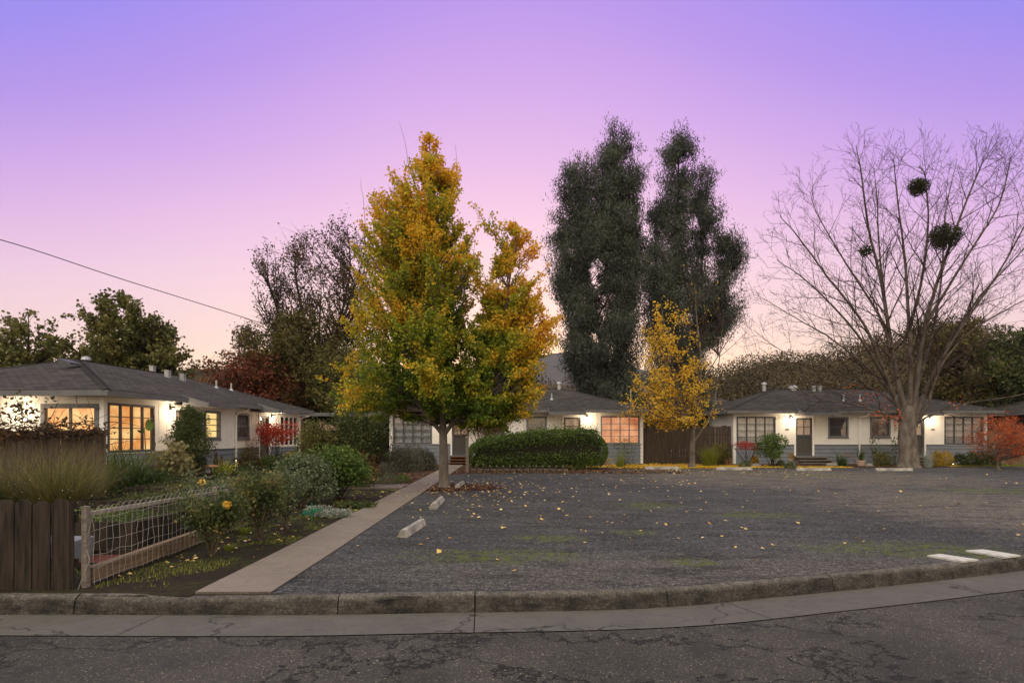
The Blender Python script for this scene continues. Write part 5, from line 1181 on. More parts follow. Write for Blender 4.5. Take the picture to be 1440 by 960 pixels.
def shrub(name, label, px, py, wpx, hpx, lm, size=.05, n_=3000, k=9, dep=.8, aspect=.6, st=0, sr=.008, sm='twigbrown', d=None, lift=0.0, group=None, cat='shrub', hole=0, up=0, droop=0, shell=.55, trunk=None, flat=0.0, column=False, dome=0):
    rng = rngn(); b = base_of(px, py) if d is None else np.array([(px - CX) / F * d, d, gz(d)]); s_ = F / b[1]; w_, h_ = wpx / s_, hpx / s_
    if trunk:                                  # small tree form: crown raised on stems
        cz = h_ * trunk; pts = ball_pts(n_, w_, h_ - cz, rng, k, dep, shell); pts[:, 2] += cz
    else: pts = ball_pts(n_, w_, h_, rng, k, dep, shell, lift)
    if dome:
        P2 = []
        for i in range(dome):
            a_ = rng.uniform(0, 6.28); rr_ = 0 if dome == 1 else rng.rand() ** .5 * .30; sc_ = 1 if dome == 1 else rng.uniform(.5, .68)
            v = rng.normal(size=(n_ // dome, 3)); v /= np.linalg.norm(v, axis=1, keepdims=True); v[:, 2] = np.abs(v[:, 2]); v *= (.72 + .28 * rng.rand(len(v), 1)) * (.88 + .24 * vnoise(v, 3.0, i)[:, None])
            P2.append(np.array([math.cos(a_) * rr_ * w_, math.sin(a_) * rr_ * w_ * dep, 0]) + v * np.array([w_ / 2 * sc_, w_ / 2 * sc_ * dep, h_ * (1 if dome == 1 else rng.uniform(.65, 1.0))]))
        pts = np.concatenate(P2)
    if column:
        kk_ = 22; P2 = []
        for i in range(kk_):
            t = (i + .5) / kk_; wd = math.sin(PI * (t * .82 + .14)) ** .5; cc_ = np.array([rng.normal() * .10 * w_, rng.normal() * .10 * w_, h_ * (.10 + .84 * t)]); v = rng.normal(size=(n_ // kk_, 3)); v /= np.linalg.norm(v, axis=1, keepdims=True); P2.append(cc_ + v * (.5 + .5 * rng.rand(len(v), 1)) * np.array([w_ * .42 * wd, w_ * .42 * wd, h_ * .11]))
        pts = np.concatenate(P2)
    if hole: pts = pts[fnoise(pts + b, 2.6 / max(w_, .6), 5) > hole]
    t_ = thing(name, label, cat, b, 0, group)
    leaves_obj('foliage', pts, size, rng, L[lm], t_, (0, 0, 0), fnoise(pts + b, 3.0, 8) * .8 + .1, aspect=aspect, up=up, droop=droop, flat=flat)
    if st: stems(b, pts, rng, st, sr, sm, t_)
    return t_
def tuft(name, label, px, py, wpx, hpx, lm, n_=300, wd=.012, lean=.6, cat='plant', group=None, d=None, curve=.6, base_r=.25):
    rng = rngn(); b = base_of(px, py) if d is None else np.array([(px - CX) / F * d, d, gz(d)]); s_ = F / b[1]; w_, h_ = wpx / s_, hpx / s_
    a = rng.rand(n_) * 2 * PI; r = rng.rand(n_) ** .5 * w_ * base_r; B = np.stack([np.cos(a) * r, np.sin(a) * r, np.zeros(n_)], 1)
    V, Q = blades_arrays(B, h_ * 1.15, wd, rng, lean, curve)
    tint = np.repeat(rng.rand(n_), 3) * .8 + .1
    o = link(name, np_mesh(name, V, Q, 4, tint=tint), L[lm], None, b); tag(o, label, cat, group); return o
def pot(px, py, wpx, hpx, label, plant_lm, m_='clay', spiky=True, ph=18):
    b = base_of(px, py); s_ = F / b[1]; w_, h_ = wpx / s_ / 2, hpx / s_; t_ = thing('potted_plant', label, 'potted plant', b)
    m = MB(); m.lathe([(.001, 0), (w_ * .72, 0), (w_ * .92, h_ * .78), (w_ * 1.0, h_ * .80), (w_ * 1.0, h_), (w_ * .88, h_), (w_ * .86, h_ * .9), (.001, h_ * .88)], (0, 0, 0), 18); m.build('pot', M[m_], t_)
    rng = rngn(); n_ = 70
    if spiky:
        a = rng.rand(n_) * 2 * PI; r = rng.rand(n_) * w_ * .4; B = np.stack([np.cos(a) * r, np.sin(a) * r, np.full(n_, h_ * .88)], 1); V, Q = blades_arrays(B, ph / s_, .03, rng, .7); link('foliage', np_mesh('foliage', V, Q, 4, tint=np.repeat(rng.rand(n_), 3)), L[plant_lm], t_)
    else:
        pts = ball_pts(700, w_ * 3, ph / s_, rng, 6); pts[:, 2] += h_ * .9; leaves_obj('foliage', pts, .05, rng, L[plant_lm], t_, (0, 0, 0))
# ---- the clipped hedge
hb = np.array([0, 0, 0.]); rng = rngn()
xa, ya = G(664, 662)[0], 25.75; xb = (847 - CX) / F * 27.0
def hedge_top(u): return np.interp(u, [0, .06, .2, .35, .55, .85, .95, 1], [1.1, 1.32, 1.42, 1.56, 1.70, 1.76, 1.70, 1.4])
n_ = 26000; u = rng.rand(n_); X = xa + (xb - xa) * u; ytop = hedge_top(u); face = rng.rand(n_); yc = ya + .75 + .9 * u
dep_ = .72; ang = rng.rand(n_) * 2 * PI
# superellipse section
ca, sa_ = np.cos(ang), np.sin(ang); e_ = .45; sx = np.sign(ca) * np.abs(ca) ** e_; sz = np.sign(sa_) * np.abs(sa_) ** e_
endr = np.minimum(1, np.minimum(u, 1 - u) * 14 + .35) ** .5
rr_ = 1 + (fnoise(np.stack([X * 1.0, ang * 1.0, X * 0], 1), 3.0, 4) - .5) * .32 + np.abs(rng.normal(size=n_)) ** 3 * .030 - .02
cz = ytop / 2 + .12; hz_ = ytop / 2 - .08
V = np.stack([X + rng.normal(size=n_) * .03, yc + sx * dep_ * rr_ * endr, gz(25.8) + cz + sz * hz_ * rr_ * endr], 1)
k = 4200; uu = np.where(rng.rand(k) < .5, 0.0, 1.0); a2 = rng.rand(k) * 2 * PI; q = rng.rand(k) ** .5; yt = hedge_top(uu)
Ve = np.stack([xa + (xb - xa) * uu + np.where(uu > .5, 1, -1) * (.34 * (1 - q ** 2) - .03), ya + .75 + .9 * uu + np.cos(a2) * q * .68, gz(25.8) + yt / 2 + .1 + np.sin(a2) * q * yt / 2], 1)
V = np.concatenate([V, Ve]); hed = thing('hedge', 'long clipped dark green hedge behind the low picket fence', 'hedge', ((xa + xb) / 2, 26.5, gz(26.5)))
o0 = np.array(hed.location); V[:, 2] = np.maximum(V[:, 2], gz(25.8) + .08)
leaves_obj('foliage', V, .078, rng, L['hedge'], hed, o0, fnoise(V, 2.2, 3) * .7 + .15, aspect=.55, flat=.1)
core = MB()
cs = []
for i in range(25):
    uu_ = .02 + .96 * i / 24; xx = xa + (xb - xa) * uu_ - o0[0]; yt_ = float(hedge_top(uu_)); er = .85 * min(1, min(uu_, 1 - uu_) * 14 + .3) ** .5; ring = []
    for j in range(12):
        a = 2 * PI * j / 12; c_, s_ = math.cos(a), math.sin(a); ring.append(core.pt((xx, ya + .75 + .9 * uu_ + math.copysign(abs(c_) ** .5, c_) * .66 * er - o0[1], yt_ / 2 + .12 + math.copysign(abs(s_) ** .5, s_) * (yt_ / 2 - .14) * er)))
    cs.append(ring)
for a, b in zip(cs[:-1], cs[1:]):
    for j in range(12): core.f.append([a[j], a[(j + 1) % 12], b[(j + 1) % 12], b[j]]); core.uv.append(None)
core.build('branches', mat('hedge_inside', (.012, .014, .008), (.03, .03, .015), 20, .95, .5, 40), hed)  # dark solid core filling the hedge, in place of separate branches
# ---- middle house
shrub('japanese_maple', 'dark bronze leaved maple between the ginkgo trunk and the clipped hedge', 680, 660, 100, 82, 'mapledark', .07, 5200, 12, .8, st=26, sr=.02, trunk=.40, cat='tree', hole=.25, d=27.6, sm='barkdark', aspect=.5)
shrub('shrub', 'sparse dark leaved bush under the orange lit window', 878, 655, 40, 44, 'rose', .06, 800, 8, .8, st=14, hole=.25)
tuft('flowering_tuft', 'fine light green tuft in front of the orange lit window', 872, 657, 26, 20, 'limegrass', 260, .008, .6, base_r=.2)
shrub('shrub', 'little orange leaved shrub at the right end of the hedge', 856, 655, 14, 12, 'yellowshrub', .04, 300, 5)
shrub('lavender_bush', 'broad grey lavender bush left of the middle bungalow steps', 566, 663, 66, 46, 'lavender', .085, 9000, dome=9, dep=.9, aspect=.28, up=1.3)
shrub('lavender_bush', 'second grey lavender bush, nearer the front walk under the grey window', 598, 661, 36, 38, 'lavender', .085, 5200, dome=6, dep=.9, aspect=.28, up=1.3)
shrub('mounded_shrub', 'low dark grey dome left of the walk, beside the lavender', 541, 670, 38, 20, 'lavender', .05, 2000, dome=1, dep=.9, aspect=.4, up=.8)
shrub('mounded_shrub', 'round grey green dome nearest the walk', 546, 682, 30, 18, 'greygreen', .035, 2200, dome=1, dep=.9, aspect=.4, up=.8)
shrub('mounded_shrub', 'flat bright green cushion on the edge of the walk', 566, 678, 26, 13, 'green', .035, 1500, dome=1, dep=.9, aspect=.4, up=.8)
shrub('mounded_shrub', 'low grey dome at the left end of the lavender bed', 520, 681, 26, 14, 'greygreen', .035, 1300, dome=1, dep=.9, aspect=.4, up=.8)
# ---- evergreen mass between the left and middle houses
shrub('evergreen_shrub', 'tall olive evergreen bush just past the end of the left bungalow', 449, 668, 66, 98, 'olive', .11, 6200, 15, .9, st=12, sr=.02, hole=.25, aspect=.45)
shrub('evergreen_shrub', 'tall mottled bush in the middle of the evergreen thicket', 490, 666, 66, 108, 'rose', .11, 6200, 15, .9, st=16, sr=.02, hole=.28, aspect=.45, sm='twigpale')
shrub('evergreen_shrub', 'tall dark fine leaved bush beside the grey window of the middle bungalow', 530, 664, 50, 96, 'darkgreen', .09, 7000, 14, .9, st=12, sr=.02, hole=.2, aspect=.3)
shrub('shrub', 'orange brown low bush at the foot of the evergreen thicket', 512, 672, 50, 34, 'mapledark', .08, 1700, 8, .9, st=10, hole=.3)
# ---- big green bush and roses in the garden strip
shrub('leafy_bush', 'large bright green leafy bush at the corner of the cross path', 476, 704, 92, 78, 'green', .075, 6200, 14, .8, st=22, sr=.012, sm='twigbrown', lift=.35, aspect=.55, hole=.2)
shrub('leafy_bush', 'large grey green bush left of the bright green one', 424, 712, 84, 76, 'greygreen', .07, 6200, 14, .8, st=22, sr=.012, sm='twigpale', lift=.35, aspect=.5, hole=.2)
def rose(label, px, py, wpx, hpx, n_=1500, lm='rose', bloom=None, k=26, sz=.045):
    rng = rngn(); b = base_of(px, py); s_ = F / b[1]; w_, h_ = wpx / s_, hpx / s_; t_ = thing('rose_bush', label, 'rose bush', b, 0, 'rose bushes along the wire fence')
    ps = []; tips = []
    for i in range(5):
        a = rng.uniform(0, 2 * PI); e1 = np.array([math.cos(a) * w_ * .16, math.sin(a) * w_ * .16, h_ * rng.uniform(.35, .5)]); p0 = jitter(bez(np.zeros(3), e1 * .5 + rng.normal(size=3) * .03, e1, 6), .01, rng); ps.append((p0, np.linspace(.020, .010, 6)))
        for j in range(k // 5):
            a2 = a + rng.normal() * 1.1; s0 = p0[rng.randint(2, 6)]; e2 = np.array([math.cos(a2) * w_ * rng.uniform(.2, .5), math.sin(a2) * w_ * rng.uniform(.15, .42), h_ * rng.uniform(.55, 1.0)])
            p1 = jitter(bez(s0, (s0 + e2) / 2 + np.array([0, 0, .10 * h_]), e2, 8), .012, rng); ps.append((p1, np.linspace(.008, .003, 8))); tips.append(p1)
            for q in range(2):
                s2 = p1[rng.randint(2, 7)]; e3 = s2 + unit(rng.normal(size=3) + [0, 0, .8]) * rng.uniform(.08, .22); p2 = bez(s2, (s2 + e3) / 2 + rng.normal(size=3) * .02, e3, 4); ps.append((p2, np.linspace(.004, .002, 4))); tips.append(p2)
    tubes_obj('stems', ps, M['twigpale'], t_, (0, 0, 0), 5)
    c = []
    for p in tips:
        m_ = max(3, int(n_ / len(tips))); f = rng.rand(m_) ** .7 * (len(p) - 1.01); i0 = f.astype(int); c.append(p[i0] + (p[i0 + 1] - p[i0]) * (f - i0)[:, None] + rng.normal(size=(m_, 3)) * .05)
    c = np.concatenate(c); c = np.concatenate([c, c + rng.normal(size=c.shape) * .07]); leaves_obj('leaves', c, sz, rng, L[lm], t_, (0, 0, 0), fnoise(c + b, 4, 3), aspect=.65)
    for (bx, by, bs, pm) in (bloom or []):
        cpt = P(bx, by, b[1] - .25) - b; m_ = 26; v = rng.normal(size=(m_, 3)); v /= np.linalg.norm(v, axis=1, keepdims=True); leaves_obj('bloom', cpt + v * bs * .38, bs * .75, rng, L[pm], t_, (0, 0, 0), aspect=.95)
rose('leggy rose bush by the wire fence with one bright yellow bloom', 297, 782, 112, 92, 1500, bloom=[(319, 709, .085, 'petal')])
rose('leafy rose bush in the middle of the strip, dense dark leaves', 366, 762, 96, 100, 2300)
rose('rose bush with twisted bare lower stems near the green hose', 405, 744, 84, 84, 1900, 'greygreen')
rose('rose bush at the back of the wire fence with a pale yellow bloom', 286, 748, 100, 74, 1500, 'greygreen', bloom=[(284, 678, .10, 'petal')])
rose('small rose bush between the fence end and the grey green bush', 336, 728, 70, 60, 1200, 'greygreen')
o = shrub('ground_cover', 'silver grey leaved carpet plant at the edge of the walk', 462, 727, 74, 17, 'silver', .05, 2300, 9, .55, aspect=.5, cat='plant')
shrub('ground_cover', 'flat yellowing green carpet plant past the silver one', 500, 714, 60, 10, 'rose', .05, 900, 8, .6, cat='plant')
tuft('grass_tuft', 'bright lime grass tuft by the leggy rose', 344, 750, 28, 10, 'limegrass', 260, .008, .9)
tuft('grass_tuft', 'small lime grass tuft beneath the yellow rose', 322, 773, 22, 8, 'limegrass', 180, .007, .9)
shrub('leafy_bush', 'dense mid green bush behind the roses, before the copper table', 322, 700, 84, 28, 'rose', .07, 2600, 10, .8, st=12, sr=.01, sm='twigpale', hole=.2)
shrub('leafy_bush', 'loose dark bush between the roses and the garden path', 374, 700, 80, 36, 'greygreen', .07, 2800, 10, .8, st=12, sr=.01, sm='twigpale', hole=.22)
shrub('leafy_bush', 'yellowing green bush at the left foot of the evergreen thicket', 420, 684, 54, 48, 'green', .08, 2200, 9, .8, st=12, sr=.01, hole=.22)
shrub('leafy_bush', 'orange tinged loose bush behind the bright green bush', 500, 686, 60, 44, 'rose', .08, 2000, 9, .8, st=14, sr=.01, hole=.25)
shrub('leafy_bush', 'low twiggy brown bush at the left end of the roses', 252, 716, 70, 34, 'sparse', .05, 1500, 9, .8, st=24, sr=.007, sm='twigpale', hole=.25)
# hose
hs = MB(); hp = G(430, 741); pts = [P(452, 714, 11.3), P(440, 716, 11.2), P(428, 719, 11.2), P(424, 722, 11.3), P(430, 720, 11.4), P(446, 716, 11.5)]
hc = np.mean(pts, 0); hc[2] = gz(11.3)
for i in range(3):
    hs.tube([tuple(np.array(p) - hc + [0, .03 * i, -.03 * i]) for p in catmull3(np.array(pts), 4)], .009, 6)
hs.tube([(.06, -.1, -.02), (.06, -.1, .28), (.055, -.1, .34)], .010, 6)
hs.build('garden_hose', M['plasticgreen'], None, hc); tag(bpy.data.objects['garden_hose'], 'looped green garden hose on a stake among the roses', 'hose')
# ---- left: broom bush, ferns, tall leaf plant, hydrangea, column shrub
tuft('broom_bush', 'large wispy yellow green broom bush in front of the vine covered fence', 78, 737, 150, 82, 'broom', 2300, .006, 1.5, 'shrub', base_r=.16, curve=.3)
tuft('broom_bush', 'narrower broom bush at the right side of the large one, against the fence end', 122, 722, 90, 66, 'broom', 1100, .006, 1.4, 'shrub', base_r=.16, curve=.3)
tuft('broom_bush', 'wispy broom bush at the far left edge behind the low fence', 14, 735, 130, 74, 'broom', 1700, .006, 1.4, 'shrub', base_r=.18, curve=.3)
fl = rngn(); bo = bpy.data.objects['broom_bush']; q = fl.normal(size=(70, 3)) * np.array([.5, .35, .12]) + np.array([0, -.1, .62]); leaves_obj('blossoms', q, .018, fl, L['petalwhite'], bo, (0, 0, 0), aspect=1)
shrub('evergreen_shrub', 'dark leafy bush left of the broom behind the low fence', -25, 740, 90, 66, 'darkgreen', .07, 2400, 8, .8)
tuft('fern', 'dark green arching fern clump between the broom and the left bungalow', 172, 700, 92, 62, 'fern', 900, .045, .95, base_r=.25, curve=.8)
tuft('fern', 'lower fern clump in front, by the pale slab', 196, 702, 80, 40, 'fern', 700, .04, 1.1, base_r=.3, curve=.8)
shrub('low_shrub', 'dark low leafy bush behind the raised bed', 238, 698, 84, 30, 'darkgreen', .06, 2200, 8, .8)
shrub('hydrangea', 'faded hydrangea with pale yellow leaves before the left bungalow', 240, 692, 66, 82, 'pale', .13, 1100, 12, .8, st=34, sr=.010, sm='twigbrown', aspect=.85, hole=.25)
# tall stalk plant with one big leaf
b = G(209, 690); s_ = F / b[1]; t_ = thing('tall_leaf_plant', 'tall stalked plant with one big upright green leaf before the amber window', 'plant', b); ps = []
for (x0, x1, y1, r_) in ((206, 203, 602, .022), (212, 213, 604, .016), (215, 219, 622, .014), (204, 199, 640, .018), (209, 206, 650, .02)):
    e_ = P(x1, y1, b[1]) - b; ps.append((jitter(bez(np.array([(x0 - 209) / s_, 0, 0]), e_ * .5 + [.01, 0, 0], e_, 8), .004, rng), np.linspace(r_, r_ * .6, 8)))
tubes_obj('stalks', ps, mat('green_stalks', (.06, .08, .02), (.10, .12, .04), 6, .6), t_, (0, 0, 0), 6)
def big_leaf(name, c, w_, h_, yaw, pitch, col):
    V = []; Fq = []
    for i in range(9):
        t = i / 8; ww = w_ * .5 * math.sin(PI * min(1, t * .92 + .08)) ** .7 * (1 - .25 * t); z_ = (t - .5) * h_
        for k_ in range(5): s2 = (k_ - 2) / 2; V.append(Vector((ww * s2, .25 * ww * abs(s2) + .04 * math.sin(3 * t), z_)))
    for i in range(8):
        for k_ in range(4): Fq.append([i * 5 + k_, i * 5 + k_ + 1, (i + 1) * 5 + k_ + 1, (i + 1) * 5 + k_])
    R_m = Matrix.Rotation(yaw, 3, 'Z') @ Matrix.Rotation(pitch, 3, 'X'); V = [tuple(R_m @ v + Vector(c)) for v in V]
    me = np_mesh(name, V, Fq, 4, True, tint=np.full(len(Fq), .6)); return link(name, me, L[col], t_)
big_leaf('leaf', tuple(P(209, 597, b[1]) - b), .24, .34, .3, .2, 'green'); big_leaf('leaf', tuple(P(199, 607, b[1]) - b), .22, .10, .8, .9, 'darkgreen'); big_leaf('leaf', tuple(P(214, 612, b[1]) - b), .14, .12, -.6, 1.0, 'darkgreen'); big_leaf('leaf', tuple(P(204, 652, b[1]) - b), .2, .22, -.6, .8, 'pale')
shrub('bare_twig_bush', 'reddish bare twig bush at the foot of the tall leaf plant', 216, 694, 46, 60, 'redtree', .05, 260, 8, .8, st=46, sr=.009, sm='twigbrown')
shrub('columnar_shrub', 'tall full column shaped shrub hiding the wall lamp of the left bungalow', 265, 680, 66, 112, 'darkgreen', .085, 17000, 18, .9, aspect=.26, st=8, sr=.02, droop=.2, d=18.3, trunk=.10, column=True)
# garden in front of the left house
shrub('red_maple', 'bright red small maple before the far door of the left bungalow', 386, 654, 70, 73, 'maplered', .075, 3000, 12, .8, st=22, sr=.012, trunk=.45, cat='tree', hole=.25, flat=.5, d=25.8)
shrub('brown_fern_bush', 'brown spiky bush under the dark window of the left bungalow', 350, 662, 50, 42, 'brownfern', .12, 1900, 8, .8, aspect=.2, up=.8, d=24.2)
shrub('flowering_shrub', 'golden orange leaved shrub lit under the far window of the left bungalow', 403, 660, 34, 26, 'yellowshrub', .06, 1300, 7, .8, d=27.2)
shrub('low_shrub', 'small mid green bush below the red maple', 372, 664, 38, 24, 'green', .06, 1500, 6, .8, d=24.8)
shrub('low_shrub', 'dark green bush right of the red maple', 392, 652, 40, 36, 'darkgreen', .07, 1700, 6, .8, d=25.6)
tuft('grass_tuft', 'lime green tuft by the two dark garden figures', 312, 664, 40, 24, 'limegrass', 520, .014, .8, d=21.2)
shrub('low_shrub', 'lime and brown low plants along the wall of the left bungalow', 328, 666, 40, 18, 'rose', .06, 1100, 6, .8, d=22.8)
shrub('low_shrub', 'small orange brown plants left of the copper table', 254, 668, 28, 20, 'mapledark', .07, 600, 6, .8, d=18.9)
shrub('low_shrub', 'flat dark ground plants in front of the copper table', 300, 690, 90, 16, 'rose', .05, 2200, 10, .8)
shrub('low_shrub', 'dark ground plants beside the garden path bend', 372, 684, 60, 16, 'darkgreen', .05, 1500, 10, .8)
# copper topped round table
b = np.array([(283 - CX) / F * 19.6, 19.6, gz(19.6)]); t_ = thing('garden_table', 'round copper topped table glowing in lamp light before the left bungalow', 'table', b)
m = MB(); m.lathe([(.001, .52), (.50, .52), (.52, .535), (.52, .555), (.50, .565), (.44, .56), (.001, .555)], (0, 0, 0), 28); m.build('table_top', M['copper'], t_)
for k in range(4):
    a = PI / 4 + k * PI / 2; m = MB(); m.tube([(.40 * math.cos(a), .40 * math.sin(a), 0), (.28 * math.cos(a), .28 * math.sin(a), .52)], .02, 6); m.build('leg', M['blackmetal'], t_)
# two dark garden figures on posts (abstract carved heads)
for (px, py, hh, lb) in ((303.5, 655, 27, 'taller dark carved garden figure by the siding of the left bungalow'), (311.5, 655, 21, 'shorter dark carved garden figure by the siding of the left bungalow')):
    b = np.array([(px - CX) / F * 21.3, 21.3, gz(21.3)]); s_ = F / b[1]; h_ = (H - gz(21.3) + (613 - (py - hh)) / s_ + 0)  # top height
    h_ = .98 if hh > 24 else .84
    m = MB(); m.lathe([(.10, 0), (.11, .06), (.07, .12), (.055, h_ * .45), (.085, h_ * .62), (.075, h_ * .74), (.045, h_ * .80), (.062, h_ * .88), (.05, h_ * .96), (.02, h_), (.001, h_ + .01)], (0, 0, 0), 14)
    o = m.build('garden_statue', M['statue'], None, b, smooth=True); tag(o, lb, 'statue', 'dark carved garden figures')
# raised beds behind the wire fence
def bed(label, pts, h_, lm=None, n_=600, size=.04, mm='darkwood', fill='soil', cover=None):
    c = np.mean([G(*p) if len(p) == 2 else np.array(p) for p in pts], 0); q = [(G(*p) if len(p) == 2 else np.array(p)) - c for p in pts]; t_ = thing('raised_bed', label, 'raised bed', c)
    m = MB(); k = len(q)
    for i in range(k):
        a, b2 = q[i], q[(i + 1) % k]; u = unit((b2 - a)[:2]); nn = np.array([u[1], -u[0]]) * .02
        P4 = [(a[0] - nn[0], a[1] - nn[1]), (b2[0] - nn[0], b2[1] - nn[1]), (b2[0] + nn[0], b2[1] + nn[1]), (a[0] + nn[0], a[1] + nn[1])]
        kk = len(m.v); m.v += [(x_, y_, -.02) for x_, y_ in P4] + [(x_, y_, h_) for x_, y_ in P4]; m.f += [[kk, kk + 3, kk + 2, kk + 1], [kk + 4, kk + 5, kk + 6, kk + 7], [kk, kk + 1, kk + 5, kk + 4], [kk + 1, kk + 2, kk + 6, kk + 5], [kk + 2, kk + 3, kk + 7, kk + 6], [kk + 3, kk, kk + 4, kk + 7]]; m.uv += [None] * 6
    m.build('boards', M[mm], t_)
    m = MB(); m.poly([(v[0], v[1], h_ - .06) for v in q]); m.build('soil', M[fill], t_)
    if lm:
        rng = rngn(); w4 = rng.dirichlet(np.ones(k) * 1.0, n_); c2 = w4 @ np.array([[v[0], v[1], 0] for v in q]); c2[:, 2] = h_ - .05 + np.abs(rng.normal(size=n_)) * .07; leaves_obj('foliage', c2, size, rng, L[lm], t_, (0, 0, 0))
bed('long low raised bed of dark boards just behind the wire fence', [(-6.1, 7.5), (-4.95, 7.5), (-4.98, 9.2), (-6.1, 9.2)], .38, 'darkgreen', 700) if False else None
def rect(x0, x1, y0, y1): return [np.array([x0, y0, gz(y0)]), np.array([x1, y0, gz(y0)]), np.array([x1, y1, gz(y1)]), np.array([x0, y1, gz(y1)])]
bed('nearer raised bed with dark soil and low herbs behind the wire fence', rect(-6.9, -5.15, 8.2, 9.7), .42, 'green', 900)
bed('middle raised bed of dark boards behind the wire fence', rect(-7.6, -5.5, 10.4, 12.0), .46, 'darkgreen', 1500)
bed('far raised bed with leafy greens beside the rose bushes', rect(-8.4, -5.6, 12.9, 14.6), .45, 'rose', 1700)
bed('small low bed with a red cloth cover behind the wire fence', rect(-5.6, -4.75, 7.1, 7.9), .10, None, fill='redmulch')
o = MB(); o.prism([(0, 0), (.42, 0), (.46, .30), (-.04, .30)], -.3, .3, 'x'); tb = o.build('garden_tub', M['bin'], None, (-5.75, 7.35, 0), bevel=.01); tag(tb, 'blue grey tub standing behind the near end of the wire fence', 'tub')
o = MB(); sp_ = [(-9.6, 13.6), (-7.9, 13.5), (-7.7, 15.2), (-9.3, 15.6)]
k0 = gz(14) ; o.v = [(x_ + 8.6, y_ - 14.4, z_) for z_ in (.0, .05) for x_, y_ in sp_]; o.f = [[3, 2, 1, 0], [4, 5, 6, 7], [0, 1, 5, 4], [1, 2, 6, 5], [2, 3, 7, 6], [3, 0, 4, 7]]; o.uv = [None] * 6
tag(o.build('garden_slab', M['walk'], None, (-8.6, 14.4, k0 + .005)), 'flat pale concrete slab beyond the wire fence', 'slab')
# vine over the tall fence
rng = rngn(); t_ = thing('vine', 'tangle of dead brown vine over the top of the tall left fence', 'vine', (-12.5, 13.3, gz(13.3))); o0 = np.array(t_.location); ps = []; lv = []
for i in range(520):
    x_ = rng.uniform(-16.5, -9.05); a = np.array([x_, 13.30 + rng.uniform(-.06, .14), 1.70 + rng.normal() * .12]); 
    dv = np.array([rng.normal() * .9, rng.normal() * .12, rng.choice([-.7, -.3, .15, .4], p=[.25, .25, .35, .15])]); e_ = a + dv * rng.uniform(.2, .6); p_ = jitter(bez(a, (a + e_) / 2 + [0, -.06, .10 * rng.rand()], e_, 6), .03, rng); ps.append((p_ - o0, np.linspace(.010, .003, 6)))
    if rng.rand() < .12: lv.append(p_[1:] + rng.normal(size=(5, 3)) * .05)
for i in range(34):
    x_ = rng.uniform(-12.3, -9.1); a = np.array([x_, 13.3, 1.8]); e_ = a + np.array([rng.normal() * .25, 0, rng.uniform(.2, .75)]); p_ = jitter(bez(a, (a + e_) / 2 + [rng.normal() * .08, 0, 0], e_, 7), .02, rng); ps.append((p_ - o0, np.linspace(.007, .003, 7)))
    if x_ < -10.3 or rng.rand() < .2: lv.append(p_[2:] + rng.normal(size=(5, 3)) * .05)
tubes_obj('stems', ps, M['twigbrown'], t_, (0, 0, 0), 4)
Lv = np.concatenate(lv); Lv = np.concatenate([Lv, Lv + rng.normal(size=Lv.shape) * .09]); leaves_obj('leaves', Lv, .095, rng, L['sparse'], t_, o0, aspect=.6)
mt = rng.normal(size=(1500, 3)) * np.array([2.1, .07, .09]) + np.array([-12.2, 13.30, 1.68]); mt = mt[mt[:, 0] < -9.05]; leaves_obj('dead_leaves', mt, .075, rng, L['litter'], t_, o0, aspect=.5)
# ---- planting in front of the right house
tuft('grass_clump', 'tall lime green grass clump at the foot of the brown board fence', 997, 655, 34, 26, 'limegrass', 420, .022, .75)
shrub('shrub', 'yellow green bush against the brown board fence, right of the grass clump', 1016, 654, 28, 36, 'olive', .08, 1600, dome=3)
pot(1024, 654, 12, 9, 'terracotta pot with a dark red plant beside the corner of the right bungalow', 'redtree', 'terracotta', False, 14)
shrub('dwarf_maple', 'low flat topped dark red maple under the white curtained window', 1050, 655, 44, 36, 'maplered', .05, 1700, 10, .8, st=12, sr=.014, trunk=.55, hole=.2, cat='tree', flat=1)
shrub('shrub', 'small yellow leaved shrub at the foot of the dwarf red maple', 1060, 655, 20, 20, 'yellowshrub', .06, 900, dome=2)
shrub('leafy_bush', 'bushy green small tree beside the dark front door', 1086, 656, 46, 48, 'green', .085, 3000, 11, .8, st=14, sr=.015, trunk=.15, hole=.2)
shrub('thin_plant', 'thin upright plant against the lamp lit wall by the dark door', 1108, 652, 10, 42, 'rose', .07, 160, 9, .8, st=8)
pot(1111, 652, 9, 7, 'pale pot with yellow flowers left of the dark door steps', 'yellowshrub', 'clay', False, 15)
for (px, py, w_, lm, lb) in ((1047, 657, 18, 'greygreen', 'grey green cushion plant left of the bushy small tree'), (1098, 656, 14, 'rose', 'brownish cushion plant right of the bushy small tree'), (1112, 658, 18, 'greygreen', 'grey green cushion plant before the steps of the dark door')):
    shrub('cushion_plant', lb, px, py, w_, 10, lm, .05, 900, dome=1, cat='plant')
tuft('spiky_plant', 'short spiky green plant left of the pale pot', 1184, 655, 24, 17, 'fern', 120, .03, .8)
pot(1210.5, 655, 12, 8, 'pale round pot with dark spiky leaves under the downspout', 'darkgreen', 'clay', True, 18)
shrub('shrub', 'rounded pale green bush left of the leafless tree trunk', 1242, 655, 38, 25, 'olive', .06, 2200, dome=4)
for (px, w_, h_, lb) in ((1231, 16, 44, 'taller leafy stems behind the rounded bush, left one'), (1259, 22, 42, 'taller leafy stems beside the leafless tree trunk')):
    shrub('leafy_plant', lb, px, 653, w_, h_, 'rose', .11, 150, 7, .8, st=8, cat='plant', aspect=.5)
